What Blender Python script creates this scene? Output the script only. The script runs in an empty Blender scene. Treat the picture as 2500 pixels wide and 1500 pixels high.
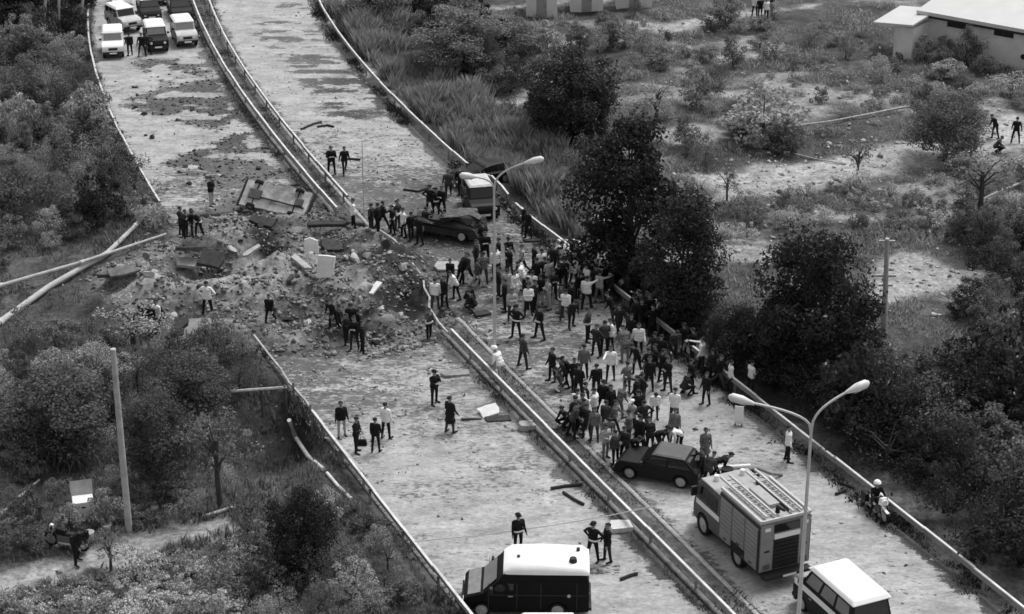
import bpy, bmesh, math, random
import numpy as np
from mathutils import Vector, Matrix

scene = bpy.context.scene
C = scene.collection
RAD = math.radians

# ------------------------------------------------------------------ camera
CAM_H = 40.0
FPX = 4752.0                      # focal length in photograph pixels (2500 wide)
PITCH = RAD(23.5)
cam_d = bpy.data.cameras.new('camera')
cam = bpy.data.objects.new('camera', cam_d)
C.objects.link(cam)
cam.location = (0, 0, CAM_H)
cam.rotation_euler = (math.pi / 2 - PITCH, 0, 0)
cam_d.sensor_width = 36
cam_d.lens = 36 * FPX / 2500
cam_d.clip_start = 1.0
cam_d.clip_end = 20000
scene.camera = cam

# ------------------------------------------------------------------ sky, sun, exposure
SUN_EL, SUN_AZ = RAD(60), RAD(38)         # azimuth clockwise from +Y
world = bpy.data.worlds.new('World')
scene.world = world
world.use_nodes = True
wn = world.node_tree
wn.nodes.clear()
sky = wn.nodes.new('ShaderNodeTexSky')
sky.sky_type = 'NISHITA'
sky.sun_disc = False
sky.sun_elevation = SUN_EL
sky.sun_rotation = SUN_AZ
sky.dust_density = 3.0
bw = wn.nodes.new('ShaderNodeRGBToBW')    # the photograph is black and white
bg = wn.nodes.new('ShaderNodeBackground')
bg.inputs['Strength'].default_value = 0.15
wo = wn.nodes.new('ShaderNodeOutputWorld')
wn.links.new(sky.outputs[0], bw.inputs[0])
wn.links.new(bw.outputs[0], bg.inputs['Color'])
wn.links.new(bg.outputs[0], wo.inputs['Surface'])
sun_d = bpy.data.lights.new('sun', 'SUN')
sun_d.energy = 1.2
sun_d.angle = RAD(20)
sun_d.color = (1, 1, 1)
sun = bpy.data.objects.new('sun', sun_d)
C.objects.link(sun)
sdir = Vector((math.cos(SUN_EL) * math.sin(SUN_AZ), math.cos(SUN_EL) * math.cos(SUN_AZ), math.sin(SUN_EL)))
sun.rotation_euler = sdir.to_track_quat('Z', 'Y').to_euler()
sun.location = (30, 120, 60)
vs = scene.view_settings
vs.view_transform = 'Standard'
vs.look = 'None'
vs.gamma = 1.0
vs.use_curve_mapping = False
vs.exposure = 0.6
scene.cycles.filter_width = 1.6

rng = np.random.default_rng(11)
random.seed(5)

# ------------------------------------------------------------------ projection of photo pixels on the place
def G(px, py, z=0.0):
    u = (px - 1250) / FPX
    v = (750 - py) / FPX
    d = (u, math.cos(PITCH) + v * math.sin(PITCH), -math.sin(PITCH) + v * math.cos(PITCH))
    t = (z - CAM_H) / d[2]
    return Vector((t * d[0], t * d[1], z))

# ------------------------------------------------------------------ noise
def _hash(ix, iy, s):
    h = (ix * 374761393 + iy * 668265263 + s * 974634777) & 0xFFFFFFFF
    h = ((h ^ (h >> 13)) * 1274126177) & 0xFFFFFFFF
    return ((h ^ (h >> 16)) & 0xFFFF) / 65535.0

def vnoise(x, y, s=0):
    x = np.asarray(x, float); y = np.asarray(y, float)
    ix = np.floor(x).astype(np.int64); iy = np.floor(y).astype(np.int64)
    fx = x - ix; fy = y - iy
    fx = fx * fx * (3 - 2 * fx); fy = fy * fy * (3 - 2 * fy)
    a = _hash(ix, iy, s); b = _hash(ix + 1, iy, s); c = _hash(ix, iy + 1, s); d = _hash(ix + 1, iy + 1, s)
    return (a * (1 - fx) + b * fx) * (1 - fy) + (c * (1 - fx) + d * fx) * fy - 0.5

def fbm(x, y, s=0, o=4):
    r = 0; a = 1.0
    for k in range(o):
        r = r + a * vnoise(np.asarray(x) * 2 ** k, np.asarray(y) * 2 ** k, s + k * 17)
        a *= 0.5
    return r

def sstep(a, b, x):
    t = np.clip((np.asarray(x, float) - a) / (b - a), 0, 1)
    return t * t * (3 - 2 * t)

def poly_sd(x, y, poly):
    """signed distance to a polygon, positive inside"""
    x = np.asarray(x, float); y = np.asarray(y, float)
    d = np.full(x.shape, 1e9); ins = np.zeros(x.shape, bool)
    n = len(poly)
    for i in range(n):
        ax, ay = poly[i]; bx_, by_ = poly[(i + 1) % n]
        ex, ey = bx_ - ax, by_ - ay
        t = np.clip(((x - ax) * ex + (y - ay) * ey) / (ex * ex + ey * ey + 1e-9), 0, 1)
        d = np.minimum(d, np.hypot(x - ax - t * ex, y - ay - t * ey))
        cnd = ((ay > y) != (by_ > y)) & (x < (bx_ - ax) * (y - ay) / (by_ - ay + 1e-12) + ax)
        ins ^= cnd
    return np.where(ins, d, -d)

def wpoly(pts):
    return [tuple(G(*p)[:2]) for p in pts]

# ------------------------------------------------------------------ the line of the road (x of each edge as a function of y)
K = 0.984                                   # the traced rails stand 0.65 m above the ground
def fit(pts, deg=3):
    a = np.array(pts) * K
    return np.polyfit(a[:, 1] - 100, a[:, 0], deg)
cL = fit([(-33.4, 149.3), (-27.2, 125.8), (-20.9, 107.8), (-19.5, 103.4), (-10.7, 83.3), (-8.9, 78.9), (-6.75, 74.4), (-4, 68.3), (-1.83, 62.8)])
cM = fit([(-25.7, 154.3), (-21, 136.8), (-16, 120.8), (-9.5, 105.3), (-8.9, 104.0), (-3.75, 90.3), (-.67, 83.3), (5.25, 69.8), (8.5, 62.8)])
cR = fit([(-15.6, 154.3), (-12.1, 141.1), (-7.8, 126.9), (-2.5, 113.2), (3.4, 99.9), (8, 89.2), (10, 84.6), (12.75, 77.9), (15.5, 71.9), (19.5, 63.5)])
def edge(c, y):
    y = np.asarray(y, float)
    yc = np.clip(y, 58, 150)
    dc = np.polyder(c)
    return np.polyval(c, yc - 100) + (y - yc) * np.polyval(dc, yc - 100)
XL = lambda y: edge(cL, y)
XM = lambda y: edge(cM, y)
XR = lambda y: edge(cR, y)
MED = 1.35                                   # width of the central reservation

CRATER = wpoly([(395, 575), (470, 535), (560, 525), (620, 480), (745, 490), (830, 530), (915, 570), (1010, 620), (1085, 680),
                (1120, 760), (1085, 835), (980, 815), (905, 870), (800, 850), (690, 870), (620, 835), (500, 840), (400, 820), (300, 770), (230, 690), (310, 640)])
SPILL = wpoly([(310, 150), (480, 130), (560, 225), (655, 330), (775, 470), (850, 560), (640, 600), (440, 570), (540, 480), (390, 400), (560, 330), (270, 255), (400, 210)])
PITS = [(1000, 740, 1.7, 1.1), (505, 645, 2.3, 1.5), (720, 760, 1.8, .8), (640, 600, 1.6, .8), (640, 1015, 2.6, 1.7), (660, 1075, 2.0, 1.1), (870, 800, 1.5, 0.7), (470, 790, 1.6, 0.7), (1110, 670, 1.3, .35)]
MOUNDS = [(940, 690, 2.5, 1.1), (880, 760, 1.5, .6), (330, 700, 2.6, 0.9), (560, 590, 1.8, 0.5), (720, 640, 2.2, 0.7), (880, 590, 1.6, 0.6), (600, 730, 2.4, 0.6), (960, 760, 1.8, 0.5), (560, 900, 3.0, 0.9), (1170, 700, 1.4, 0.35)]
PITS = [(G(a, b).x, G(a, b).y, r, d) for a, b, r, d in PITS]
MOUNDS = [(G(a, b).x, G(a, b).y, r, d) for a, b, r, d in MOUNDS]
PATHS = {'path': wpoly([(2060, 375), (2200, 350), (2330, 330), (2420, 285), (2560, 270), (2560, 355), (2380, 385), (2200, 425), (2000, 460), (1780, 490), (1660, 430), (1880, 400)]),
         'dirt_clearing': wpoly([(2120, 640), (2200, 610), (2320, 655), (2400, 690), (2300, 715), (2250, 735), (2130, 760), (2120, 700)]),
         'dirt_track': wpoly([(-60, 1400), (120, 1370), (330, 1310), (540, 1265), (570, 1290), (420, 1340), (200, 1400), (60, 1440), (-60, 1470)]),
         'verge': wpoly([(1500, 690), (1560, 700), (1630, 740), (1600, 750), (1520, 715)]),
         'far_track': wpoly([(1530, 50), (1640, 62), (1760, 35), (1990, 10), (1980, 22), (1770, 52), (1650, 85), (1560, 75)])}

def crater_mask(x, y):
    d = poly_sd(x, y, CRATER)
    return sstep(-0.9, 1.2, d + 1.5 * fbm(np.asarray(x) / 2.2, np.asarray(y) / 2.2, 91, 4))

def on_road(x, y):
    l = sstep(-0.35, 0.1, np.asarray(x) - XL(y))
    r = 1 - sstep(-0.1, 0.35, np.asarray(x) - XR(y))
    return np.minimum(l, r)

def ground_z(x, y):
    x = np.asarray(x, float); y = np.asarray(y, float)
    road = on_road(x, y)
    m = crater_mask(x, y)
    far = sstep(260, 420, np.hypot(x, y))
    nat = 0.35 * fbm(x / 5, y / 5, 3, 4) + 0.12 * fbm(x / 0.9, y / 0.9, 7, 3)
    h = nat * (1 - road) * (1 - far) - 0.07 * road
    rub = 0.06 + 1.1 * fbm(x / 3.1, y / 2.4, 21, 6) + 0.34 * fbm(x / .9, y / .9, 33, 4)
    h = h * (1 - m) + rub * m
    inr = sstep(0.4, -0.4, np.abs(x - (XL(y) + XR(y)) / 2) - (XR(y) - XL(y)) / 2)
    for (px, py, r, d) in PITS:
        rr = np.hypot(x - px, (y - py) * 0.8) / r
        w = np.maximum(m, 1 - inr)
        h = h - d * np.exp(-rr ** 2 * 1.2) * w
    for (px, py, r, d) in MOUNDS:
        rr = np.hypot(x - px, (y - py) * 0.8) / r
        w = np.maximum(m, 1 - inr)
        h = h + d * np.exp(-rr ** 2 * 1.3) * w
    return h

def surf_z(x, y):
    """height one stands on"""
    g = float(ground_z(x, y))
    xl, xm, xr = float(XL(y)), float(XM(y)), float(XR(y))
    if xm - .05 < x < xm + MED and float(crater_mask(x, y)) < .5:
        return max(g, 0.10)
    if xl + .2 < x < xr - .2 and float(crater_mask(x, y)) < .5:
        return max(g, 0.0)
    return g

def W(px, py):
    """the point of the ground seen at a pixel, on the real surface"""
    p = G(px, py)
    for _ in range(4):
        p = G(px, py, surf_z(p.x, p.y))
    return p

# ------------------------------------------------------------------ materials (all grey: the photograph is black and white)
MATS = {}
def gm(name, v, rough=.8, var=.25, scale=4.0, bump=0.0, metal=0.0, spec=.3, bscale=None):
    if name in MATS:
        return MATS[name]
    m = bpy.data.materials.new(name)
    m.use_nodes = True
    nt = m.node_tree
    b = nt.nodes['Principled BSDF']
    b.inputs['Roughness'].default_value = rough
    b.inputs['Metallic'].default_value = metal
    b.inputs['Specular IOR Level'].default_value = spec
    tc = nt.nodes.new('ShaderNodeTexCoord')
    nz = nt.nodes.new('ShaderNodeTexNoise')
    nz.inputs['Scale'].default_value = scale
    nz.inputs['Detail'].default_value = 6
    nz.inputs['Roughness'].default_value = .65
    nt.links.new(tc.outputs['Object'], nz.inputs['Vector'])
    cr = nt.nodes.new('ShaderNodeValToRGB')
    lo, hi = v * (1 - var), min(v * (1 + var), .9)
    cr.color_ramp.elements[0].position = .3
    cr.color_ramp.elements[1].position = .7
    cr.color_ramp.elements[0].color = (lo, lo, lo, 1)
    cr.color_ramp.elements[1].color = (hi, hi, hi, 1)
    nt.links.new(nz.outputs['Fac'], cr.inputs['Fac'])
    nt.links.new(cr.outputs['Color'], b.inputs['Base Color'])
    if bump:
        n2 = nt.nodes.new('ShaderNodeTexNoise')
        n2.inputs['Scale'].default_value = bscale or scale * 4
        n2.inputs['Detail'].default_value = 5
        nt.links.new(tc.outputs['Object'], n2.inputs['Vector'])
        bp = nt.nodes.new('ShaderNodeBump')
        bp.inputs['Strength'].default_value = bump
        bp.inputs['Distance'].default_value = .05
        nt.links.new(n2.outputs['Fac'], bp.inputs['Height'])
        nt.links.new(bp.outputs['Normal'], b.inputs['Normal'])
    MATS[name] = m
    return m

def leafmat(name, v, var=.55, rough=.75, trans=.35, glint=0):
    m = bpy.data.materials.new(name)
    m.use_nodes = True
    nt = m.node_tree
    b = nt.nodes['Principled BSDF']
    b.inputs['Roughness'].default_value = rough
    b.inputs['Specular IOR Level'].default_value = .25
    ge = nt.nodes.new('ShaderNodeNewGeometry')
    oi = nt.nodes.new('ShaderNodeObjectInfo')
    mr = nt.nodes.new('ShaderNodeMapRange')
    mr.inputs['To Min'].default_value = v * (1 - var)
    mr.inputs['To Max'].default_value = v * (1 + var)
    nt.links.new(ge.outputs['Random Per Island'], mr.inputs['Value'])
    mr2 = nt.nodes.new('ShaderNodeMapRange')
    mr2.inputs['To Min'].default_value = .65
    mr2.inputs['To Max'].default_value = 1.4
    nt.links.new(oi.outputs['Random'], mr2.inputs['Value'])
    mu = nt.nodes.new('ShaderNodeMath')
    mu.operation = 'MULTIPLY'
    nt.links.new(mr.outputs[0], mu.inputs[0])
    nt.links.new(mr2.outputs[0], mu.inputs[1])
    nt.links.new(mu.outputs[0], b.inputs['Base Color'])
    if glint:                                              # glints painted into the colour of a few leaves
        gt = nt.nodes.new('ShaderNodeMath'); gt.operation = 'GREATER_THAN'
        wn_ = nt.nodes.new('ShaderNodeTexWhiteNoise'); wn_.noise_dimensions = '1D'
        nt.links.new(ge.outputs['Random Per Island'], wn_.inputs['W'])
        nt.links.new(wn_.outputs['Value'], gt.inputs[0]); gt.inputs[1].default_value = .996
        ma = nt.nodes.new('ShaderNodeMath'); ma.operation = 'MULTIPLY_ADD'; ma.inputs[1].default_value = glint
        nt.links.new(gt.outputs[0], ma.inputs[0]); nt.links.new(mu.outputs[0], ma.inputs[2])
        mu = ma
        nt.links.new(mu.outputs[0], b.inputs['Base Color'])
    tr = nt.nodes.new('ShaderNodeBsdfTranslucent')         # thin leaves let light through
    nt.links.new(mu.outputs[0], tr.inputs['Color'])
    mx = nt.nodes.new('ShaderNodeMixShader')
    mx.inputs[0].default_value = trans
    nt.links.new(b.outputs[0], mx.inputs[1]); nt.links.new(tr.outputs[0], mx.inputs[2])
    nt.links.new(mx.outputs[0], nt.nodes['Material Output'].inputs['Surface'])
    MATS[name] = m
    return m

def surface_mat(name, lo, hi, attr=None, dark=None, streak=(1, 1, 1), scale=.35, bump=.5, bscale=6.0, fine=.35, attr2=None, light=None, crisp=False, attr3=None, v3=None):
    """ground-like surface: broad blotches, fine speckle and, where the attribute says so, another tone of soil or painted shade"""
    m = bpy.data.materials.new(name)
    m.use_nodes = True
    nt = m.node_tree
    b = nt.nodes['Principled BSDF']
    b.inputs['Roughness'].default_value = .95
    b.inputs['Specular IOR Level'].default_value = .15
    tc = nt.nodes.new('ShaderNodeTexCoord')
    mp = nt.nodes.new('ShaderNodeMapping')
    mp.inputs['Scale'].default_value = streak
    nt.links.new(tc.outputs['Object'], mp.inputs['Vector'])
    def noise(s, d=6, r=.6, v=mp):
        n = nt.nodes.new('ShaderNodeTexNoise')
        n.inputs['Scale'].default_value = s
        n.inputs['Detail'].default_value = d
        n.inputs['Roughness'].default_value = r
        nt.links.new(v.outputs[0], n.inputs['Vector'])
        return n
    def ramp(src, p0, p1, c0, c1):
        r = nt.nodes.new('ShaderNodeMapRange')
        r.inputs['From Min'].default_value = p0
        r.inputs['From Max'].default_value = p1
        r.inputs['To Min'].default_value = c0
        r.inputs['To Max'].default_value = c1
        nt.links.new(src, r.inputs['Value'])
        return r.outputs[0]
    def math_(op, a, c):
        n = nt.nodes.new('ShaderNodeMath')
        n.operation = op
        for i, q in enumerate((a, c)):
            if isinstance(q, (int, float)):
                n.inputs[i].default_value = q
            else:
                nt.links.new(q, n.inputs[i])
        return n.outputs[0]
    base = ramp(noise(scale, 8, .62).outputs['Fac'], .32, .68, lo, hi)
    f1 = ramp(noise(1.5, 5, .75, mp).outputs['Fac'], .36, .64, 1 - fine, 1 + fine * .8)
    f2 = ramp(noise(5.5, 4, .75, mp).outputs['Fac'], .36, .64, 1 - fine, 1 + fine)
    col = math_('MULTIPLY', math_('MULTIPLY', base, f1), f2)
    def blend(col, an, val):
        at = nt.nodes.new('ShaderNodeAttribute')
        at.attribute_name = an
        dn = math_('MULTIPLY', math_('MULTIPLY', f1, f2), ramp(noise(1.6, 6, .7, tc).outputs['Fac'], .37, .63, val * .4, val * 1.9))
        mx = nt.nodes.new('ShaderNodeMix')
        mx.data_type = 'FLOAT'
        fac = at.outputs['Fac']
        if crisp:
            nn = math_('ADD', math_('MULTIPLY', noise(4.2, 6, .75, mp).outputs['Fac'], .6), math_('MULTIPLY', noise(1.1, 6, .7, mp).outputs['Fac'], .4))
            th = math_('ADD', math_('MULTIPLY', fac, .36), .355)
            fac = ramp(math_('SUBTRACT', th, nn), -.02, .05, 0, .92)
        nt.links.new(fac, mx.inputs[0])
        nt.links.new(col, mx.inputs[2])
        nt.links.new(dn, mx.inputs[3])
        return mx.outputs[0]
    if attr:
        col = blend(col, attr, dark)
    if attr2:
        col = blend(col, attr2, light)
    if attr3:
        col = blend(col, attr3, v3)
    nt.links.new(col, b.inputs['Base Color'])
    bp = nt.nodes.new('ShaderNodeBump')
    bp.inputs['Strength'].default_value = bump
    bp.inputs['Distance'].default_value = .08
    nt.links.new(noise(bscale, 6, .7, tc).outputs['Fac'], bp.inputs['Height'])
    nt.links.new(bp.outputs['Normal'], b.inputs['Normal'])
    return m

# ------------------------------------------------------------------ mesh helpers
def link(name, me, mat=None, parent=None):
    o = bpy.data.objects.new(name, me)
    C.objects.link(o)
    if mat is not None and me is not None:
        me.materials.clear()
        me.materials.append(mat)
    if parent is not None:
        o.parent = parent
    return o

def tag(o, label, cat, group=None):
    o['label'] = label
    o['category'] = cat
    if group:
        o['group'] = group
    return o

def empty(name, loc=(0, 0, 0), rz=0.0):
    o = bpy.data.objects.new(name, None)
    o.empty_display_size = .3
    C.objects.link(o)
    o.location = loc
    o.rotation_euler = (0, 0, rz)
    return o

def np_mesh(name, v, f):
    """v (n,3), f (m,k) all of one size"""
    v = np.asarray(v, np.float32); f = np.asarray(f, np.int32)
    me = bpy.data.meshes.new(name)
    me.vertices.add(len(v))
    me.vertices.foreach_set('co', v.ravel())
    k = f.shape[1]
    me.loops.add(f.size)
    me.loops.foreach_set('vertex_index', f.ravel())
    me.polygons.add(len(f))
    me.polygons.foreach_set('loop_start', np.arange(0, f.size, k, dtype=np.int32))
    me.update(calc_edges=True)
    me.validate()
    return me

class MB:
    """collects boxes, bars, prisms and tubes into one mesh"""
    def __init__(s):
        s.v = []; s.f = []
    def add(s, v, f):
        o = len(s.v)
        s.v += [tuple(p) for p in v]
        s.f += [tuple(i + o for i in q) for q in f]
        return s
    def box(s, x0, x1, y0, y1, z0, z1):
        return s.add([(x0, y0, z0), (x1, y0, z0), (x1, y1, z0), (x0, y1, z0), (x0, y0, z1), (x1, y0, z1), (x1, y1, z1), (x0, y1, z1)],
                     [(3, 2, 1, 0), (4, 5, 6, 7), (0, 1, 5, 4), (1, 2, 6, 5), (2, 3, 7, 6), (3, 0, 4, 7)])
    def hexa(s, p):
        return s.add(p, [(3, 2, 1, 0), (4, 5, 6, 7), (0, 1, 5, 4), (1, 2, 6, 5), (2, 3, 7, 6), (3, 0, 4, 7)])
    def prism(s, poly, x0, x1):
        """polygon in (y,z) extruded along x"""
        n = len(poly)
        v = [(x0, a, b) for a, b in poly] + [(x1, a, b) for a, b in poly]
        f = [tuple(range(n)), tuple(range(2 * n - 1, n - 1, -1))]
        f += [(i, i + n, (i + 1) % n + n, (i + 1) % n) for i in range(n)]
        return s.add(v, f)
    def tube(s, pts, r, n=8, cap=True):
        pts = [Vector(p) for p in pts]
        rs = r if isinstance(r, (list, tuple)) else [r] * len(pts)
        rings = []
        up = None
        for i, p in enumerate(pts):
            t = (pts[min(i + 1, len(pts) - 1)] - pts[max(i - 1, 0)]).normalized()
            if up is None:
                up = Vector((0, 0, 1)) if abs(t.z) < .9 else Vector((1, 0, 0))
            a = t.cross(up).normalized(); b = a.cross(t).normalized()
            up = b
            rings.append([p + rs[i] * (math.cos(q) * a + math.sin(q) * b) for q in [2 * math.pi * k / n for k in range(n)]])
        v = [q for rr in rings for q in rr]
        f = []
        for i in range(len(pts) - 1):
            for k in range(n):
                f.append((i * n + k, i * n + (k + 1) % n, (i + 1) * n + (k + 1) % n, (i + 1) * n + k))
        if cap:
            f.append(tuple(range(n - 1, -1, -1)))
            f.append(tuple((len(pts) - 1) * n + k for k in range(n)))
        return s.add(v, f)
    def quad(s, p, t=.012):
        """a thin plate on four corners, thickness outwards"""
        p = [Vector(q) for q in p]
        n = (p[1] - p[0]).cross(p[3] - p[0]).normalized() * t
        return s.hexa([q for q in p] + [q + n for q in p])
    def mesh(s, name, smooth=None):
        me = bpy.data.meshes.new(name)
        me.from_pydata(s.v, [], s.f)
        bm = bmesh.new(); bm.from_mesh(me)
        bmesh.ops.recalc_face_normals(bm, faces=bm.faces)
        bm.to_mesh(me); bm.free()
        if smooth:
            me.shade_smooth()
            me.set_sharp_from_angle(angle=RAD(smooth))
        return me
    def build(s, name, mat, parent=None, smooth=None, bevel=0):
        o = link(name, s.mesh(name, smooth), mat, parent)
        if bevel:
            b = o.modifiers.new('bevel', 'BEVEL')
            b.width = bevel; b.segments = 2; b.limit_method = 'ANGLE'; b.angle_limit = RAD(35)
        return o

def dup(o, parent=None):
    c = o.copy()
    C.objects.link(c)
    if parent is not None:
        c.parent = parent
    for ch in list(o.children):
        dup(ch, c)
    return c

# ------------------------------------------------------------------ ground
def axis(lo, hi, step, far):
    core = np.arange(lo, hi + step / 2, step)
    g = []; d = step; p = hi
    while p < far:
        d *= 1.45; p += d; g.append(p)
    h = []; d = step; p = lo
    while p > -far:
        d *= 1.45; p -= d; h.append(p)
    return np.concatenate([h[::-1], core, g])
gx = axis(-58, 58, .42, 4000)
gy = axis(52, 176, .42, 4000)
gx = np.concatenate([gx[gx < -25], np.arange(-25, 1, .17), gx[gx > 1]])
gy = np.concatenate([gy[gy < 80], np.arange(80, 107, .17), gy[gy > 107]])
X, Y = np.meshgrid(gx, gy)
Z = ground_z(X, Y)
nx, ny = len(gx), len(gy)
idx = np.arange(nx * ny).reshape(ny, nx)
F = np.stack([idx[:-1, :-1], idx[:-1, 1:], idx[1:, 1:], idx[1:, :-1]], -1).reshape(-1, 4)
me = np_mesh('ground', np.stack([X, Y, Z], -1).reshape(-1, 3), F)
me.shade_smooth()
def attr(me, name, vals):
    a = me.attributes.new(name, 'FLOAT', 'POINT')
    a.data.foreach_set('value', np.asarray(vals, np.float32).ravel())
pale = np.zeros_like(X)
near = (np.abs(X) < 70) & (Y < 190) & (Y > 40)
for k, pl in PATHS.items():
    dd = poly_sd(X[near], Y[near], pl)
    pale[near] = np.maximum(pale[near], sstep(-.6, .6, dd + 1.2 * fbm(X[near] / 1.5, Y[near] / 1.5, 61)))
pale = np.maximum(pale, .75 * sstep(.08, .4, fbm(X / 6, Y / 3, 45)) * (X > XR(Y)))
attr(me, 'pale', pale)
attr(me, 'earth', crater_mask(X, Y))
dusky = np.zeros_like(X)
for (a_, b_, r_) in ((935, 665, 3.0), (985, 735, 2.0), (720, 770, 1.6), (810, 600, 1.3), (430, 790, 1.4), (505, 640, 1.6), (640, 1020, 3.0), (870, 800, 1.5), (650, 570, 1.5)):  # darker tone over the pits; the verge hollow's shade is painted in
    g_ = G(a_, b_)
    dusky = np.maximum(dusky, sstep(1.1, .5, np.hypot(X - g_.x, (Y - g_.y) * .7) / r_ - .5 * fbm(X / 1.2, Y / 1.2, 66, 4)))
attr(me, 'dusky', dusky)
ground = link('ground', me, surface_mat('ground soil', .03, .11, 'earth', .23, scale=.28, bump=.9, attr2='pale', light=.46, attr3='dusky', v3=.035))
ground['kind'] = 'structure'

# ------------------------------------------------------------------ carriageways, laid as sheets with a grid
def strip(name, fa, fb, y0, y1, z, mat, nxs=24, dy=.4, cut=True, soil=None, thick=.16):
    ys = np.arange(y0, y1, dy)
    t = np.linspace(0, 1, nxs)
    A = np.array(fa(ys))[:, None]; B = np.array(fb(ys))[:, None]
    XX = A + (B - A) * t[None, :]
    YY = np.repeat(ys[:, None], nxs, 1)
    ZZ = np.full_like(XX, z) + .012 * fbm(XX / 3, YY / 3, 5, 2)
    n = len(ys)
    ii = np.arange(n * nxs).reshape(n, nxs)
    Fq = np.stack([ii[:-1, :-1], ii[:-1, 1:], ii[1:, 1:], ii[1:, :-1]], -1).reshape(-1, 4)
    if cut:
        cm = crater_mask(XX, YY).ravel()
        keep = (cm[Fq].mean(1) < .45)
        Fq = Fq[keep]
        ZZ = ZZ + (cm.reshape(XX.shape) > .12) * .10 * (fbm(XX / .8, YY / .8, 15, 3))
    Fq = Fq.astype(np.int64)
    me = np_mesh(name, np.stack([XX, YY, ZZ], -1).reshape(-1, 3), Fq)
    if soil is not None:
        attr(me, 'soil', soil(XX, YY))
    bm = bmesh.new(); bm.from_mesh(me)
    bmesh.ops.delete(bm, geom=[v for v in bm.verts if not v.link_faces], context='VERTS')
    r = bmesh.ops.extrude_edge_only(bm, edges=[e for e in bm.edges if e.is_boundary])
    for v in [g for g in r['geom'] if isinstance(g, bmesh.types.BMVert)]:
        v.co.z -= thick
    bm.to_mesh(me); bm.free()
    o = link(name, me, mat)
    o['kind'] = 'structure'
    return o

def soil_shade_left(x, y):
    d = poly_sd(x, y, SPILL)
    s = sstep(-1.5, 1.2, d) * sstep(-.3, .1, fbm(x / 1.8, y / 1.3, 71, 5))
    e = sstep(.28, .5, fbm(x / 3.5, y / 1.6, 77, 5)) * .8
    em = sstep(1.25, .5, XM(y) - x - .8 * fbm(x, y, 78)) * 1.0               # dark soil with the rail's shadow painted in, along the reservation
    el = sstep(1.0, .2, x - XL(y) - .6 * fbm(x, y, 79)) * .5
    c = sstep(0.03, .3, crater_mask(x, y))
    dist = np.hypot(x + 10, (y - 97) * .75)
    g = .55 * np.exp(-(dist / 11) ** 2) + .22 * np.exp(-(dist / 28) ** 2) + .25 * fbm(x / 4, y / 2.5, 72, 3)
    return np.clip(np.maximum.reduce([s * .72, e * .5, em * .8, el, c * .75, np.minimum(g + .13, .62)]), 0, 1)
def soil_shade_right(x, y):
    e = sstep(.27, .5, fbm(x / 3.5, y / 1.8, 87, 5)) * .75
    er = sstep(1.2, .5, XR(y) - x - .9 * fbm(x, y, 88)) * 1.0  # dark band along the right rail, its shadow painted into the soil
    el = sstep(1.0, .2, x - XM(y) - MED - .6 * fbm(x, y, 89)) * .6
    c = sstep(0.03, .3, crater_mask(x, y))
    w = poly_sd(x, y, wpoly([(520, 0), (780, 0), (860, 110), (1000, 280), (800, 330), (700, 200), (600, 90)]))
    b = sstep(-1, 2, w) * sstep(-.05, .22, fbm(x / 3, y / .9, 95, 5)) * .75
    dist = np.hypot(x + 8, (y - 97) * .75)
    g = .5 * np.exp(-(dist / 11) ** 2) + .2 * np.exp(-(dist / 28) ** 2) + .25 * fbm(x / 4, y / 2.5, 73, 3)
    return np.clip(np.maximum.reduce([e * .5, er * .8, el, c * .75, b * .9, np.minimum(g + .13, .62)]), 0, 1)
road_mat = surface_mat('dust over asphalt', .27, .44, 'soil', .12, streak=(.75, 1.25, 1), scale=.5, bump=.8, bscale=5, fine=.20, crisp=True)
rl = strip('road', lambda y: XL(y) + .25, lambda y: XM(y) - .12, 40, 260, .0, road_mat, 30, .35, soil=soil_shade_left)
rr = strip('road', lambda y: XM(y) + MED + .12, lambda y: XR(y) - .25, 40, 260, .0, road_mat, 30, .35, soil=soil_shade_right)
med_mat = surface_mat('reservation soil', .06, .16, scale=.8, bump=.8)
md = strip('median', lambda y: XM(y) + .10, lambda y: XM(y) + MED - .1, 40, 260, .09, med_mat, 5, .35)
kerb_mat = gm('kerb concrete', .33, .9, .3, 2.5, .4)
k1 = strip('kerb', lambda y: XM(y) + MED - .1, lambda y: XM(y) + MED + .12, 40, 260, .13, kerb_mat, 2, .8)
k2 = strip('kerb', lambda y: XM(y) - .12, lambda y: XM(y) + .10, 40, 260, .12, gm('darker kerb', .16, .9, .4, 2.5, .4), 2, .8)  # kerb under the reservation rail, darker than the opposite one


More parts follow.
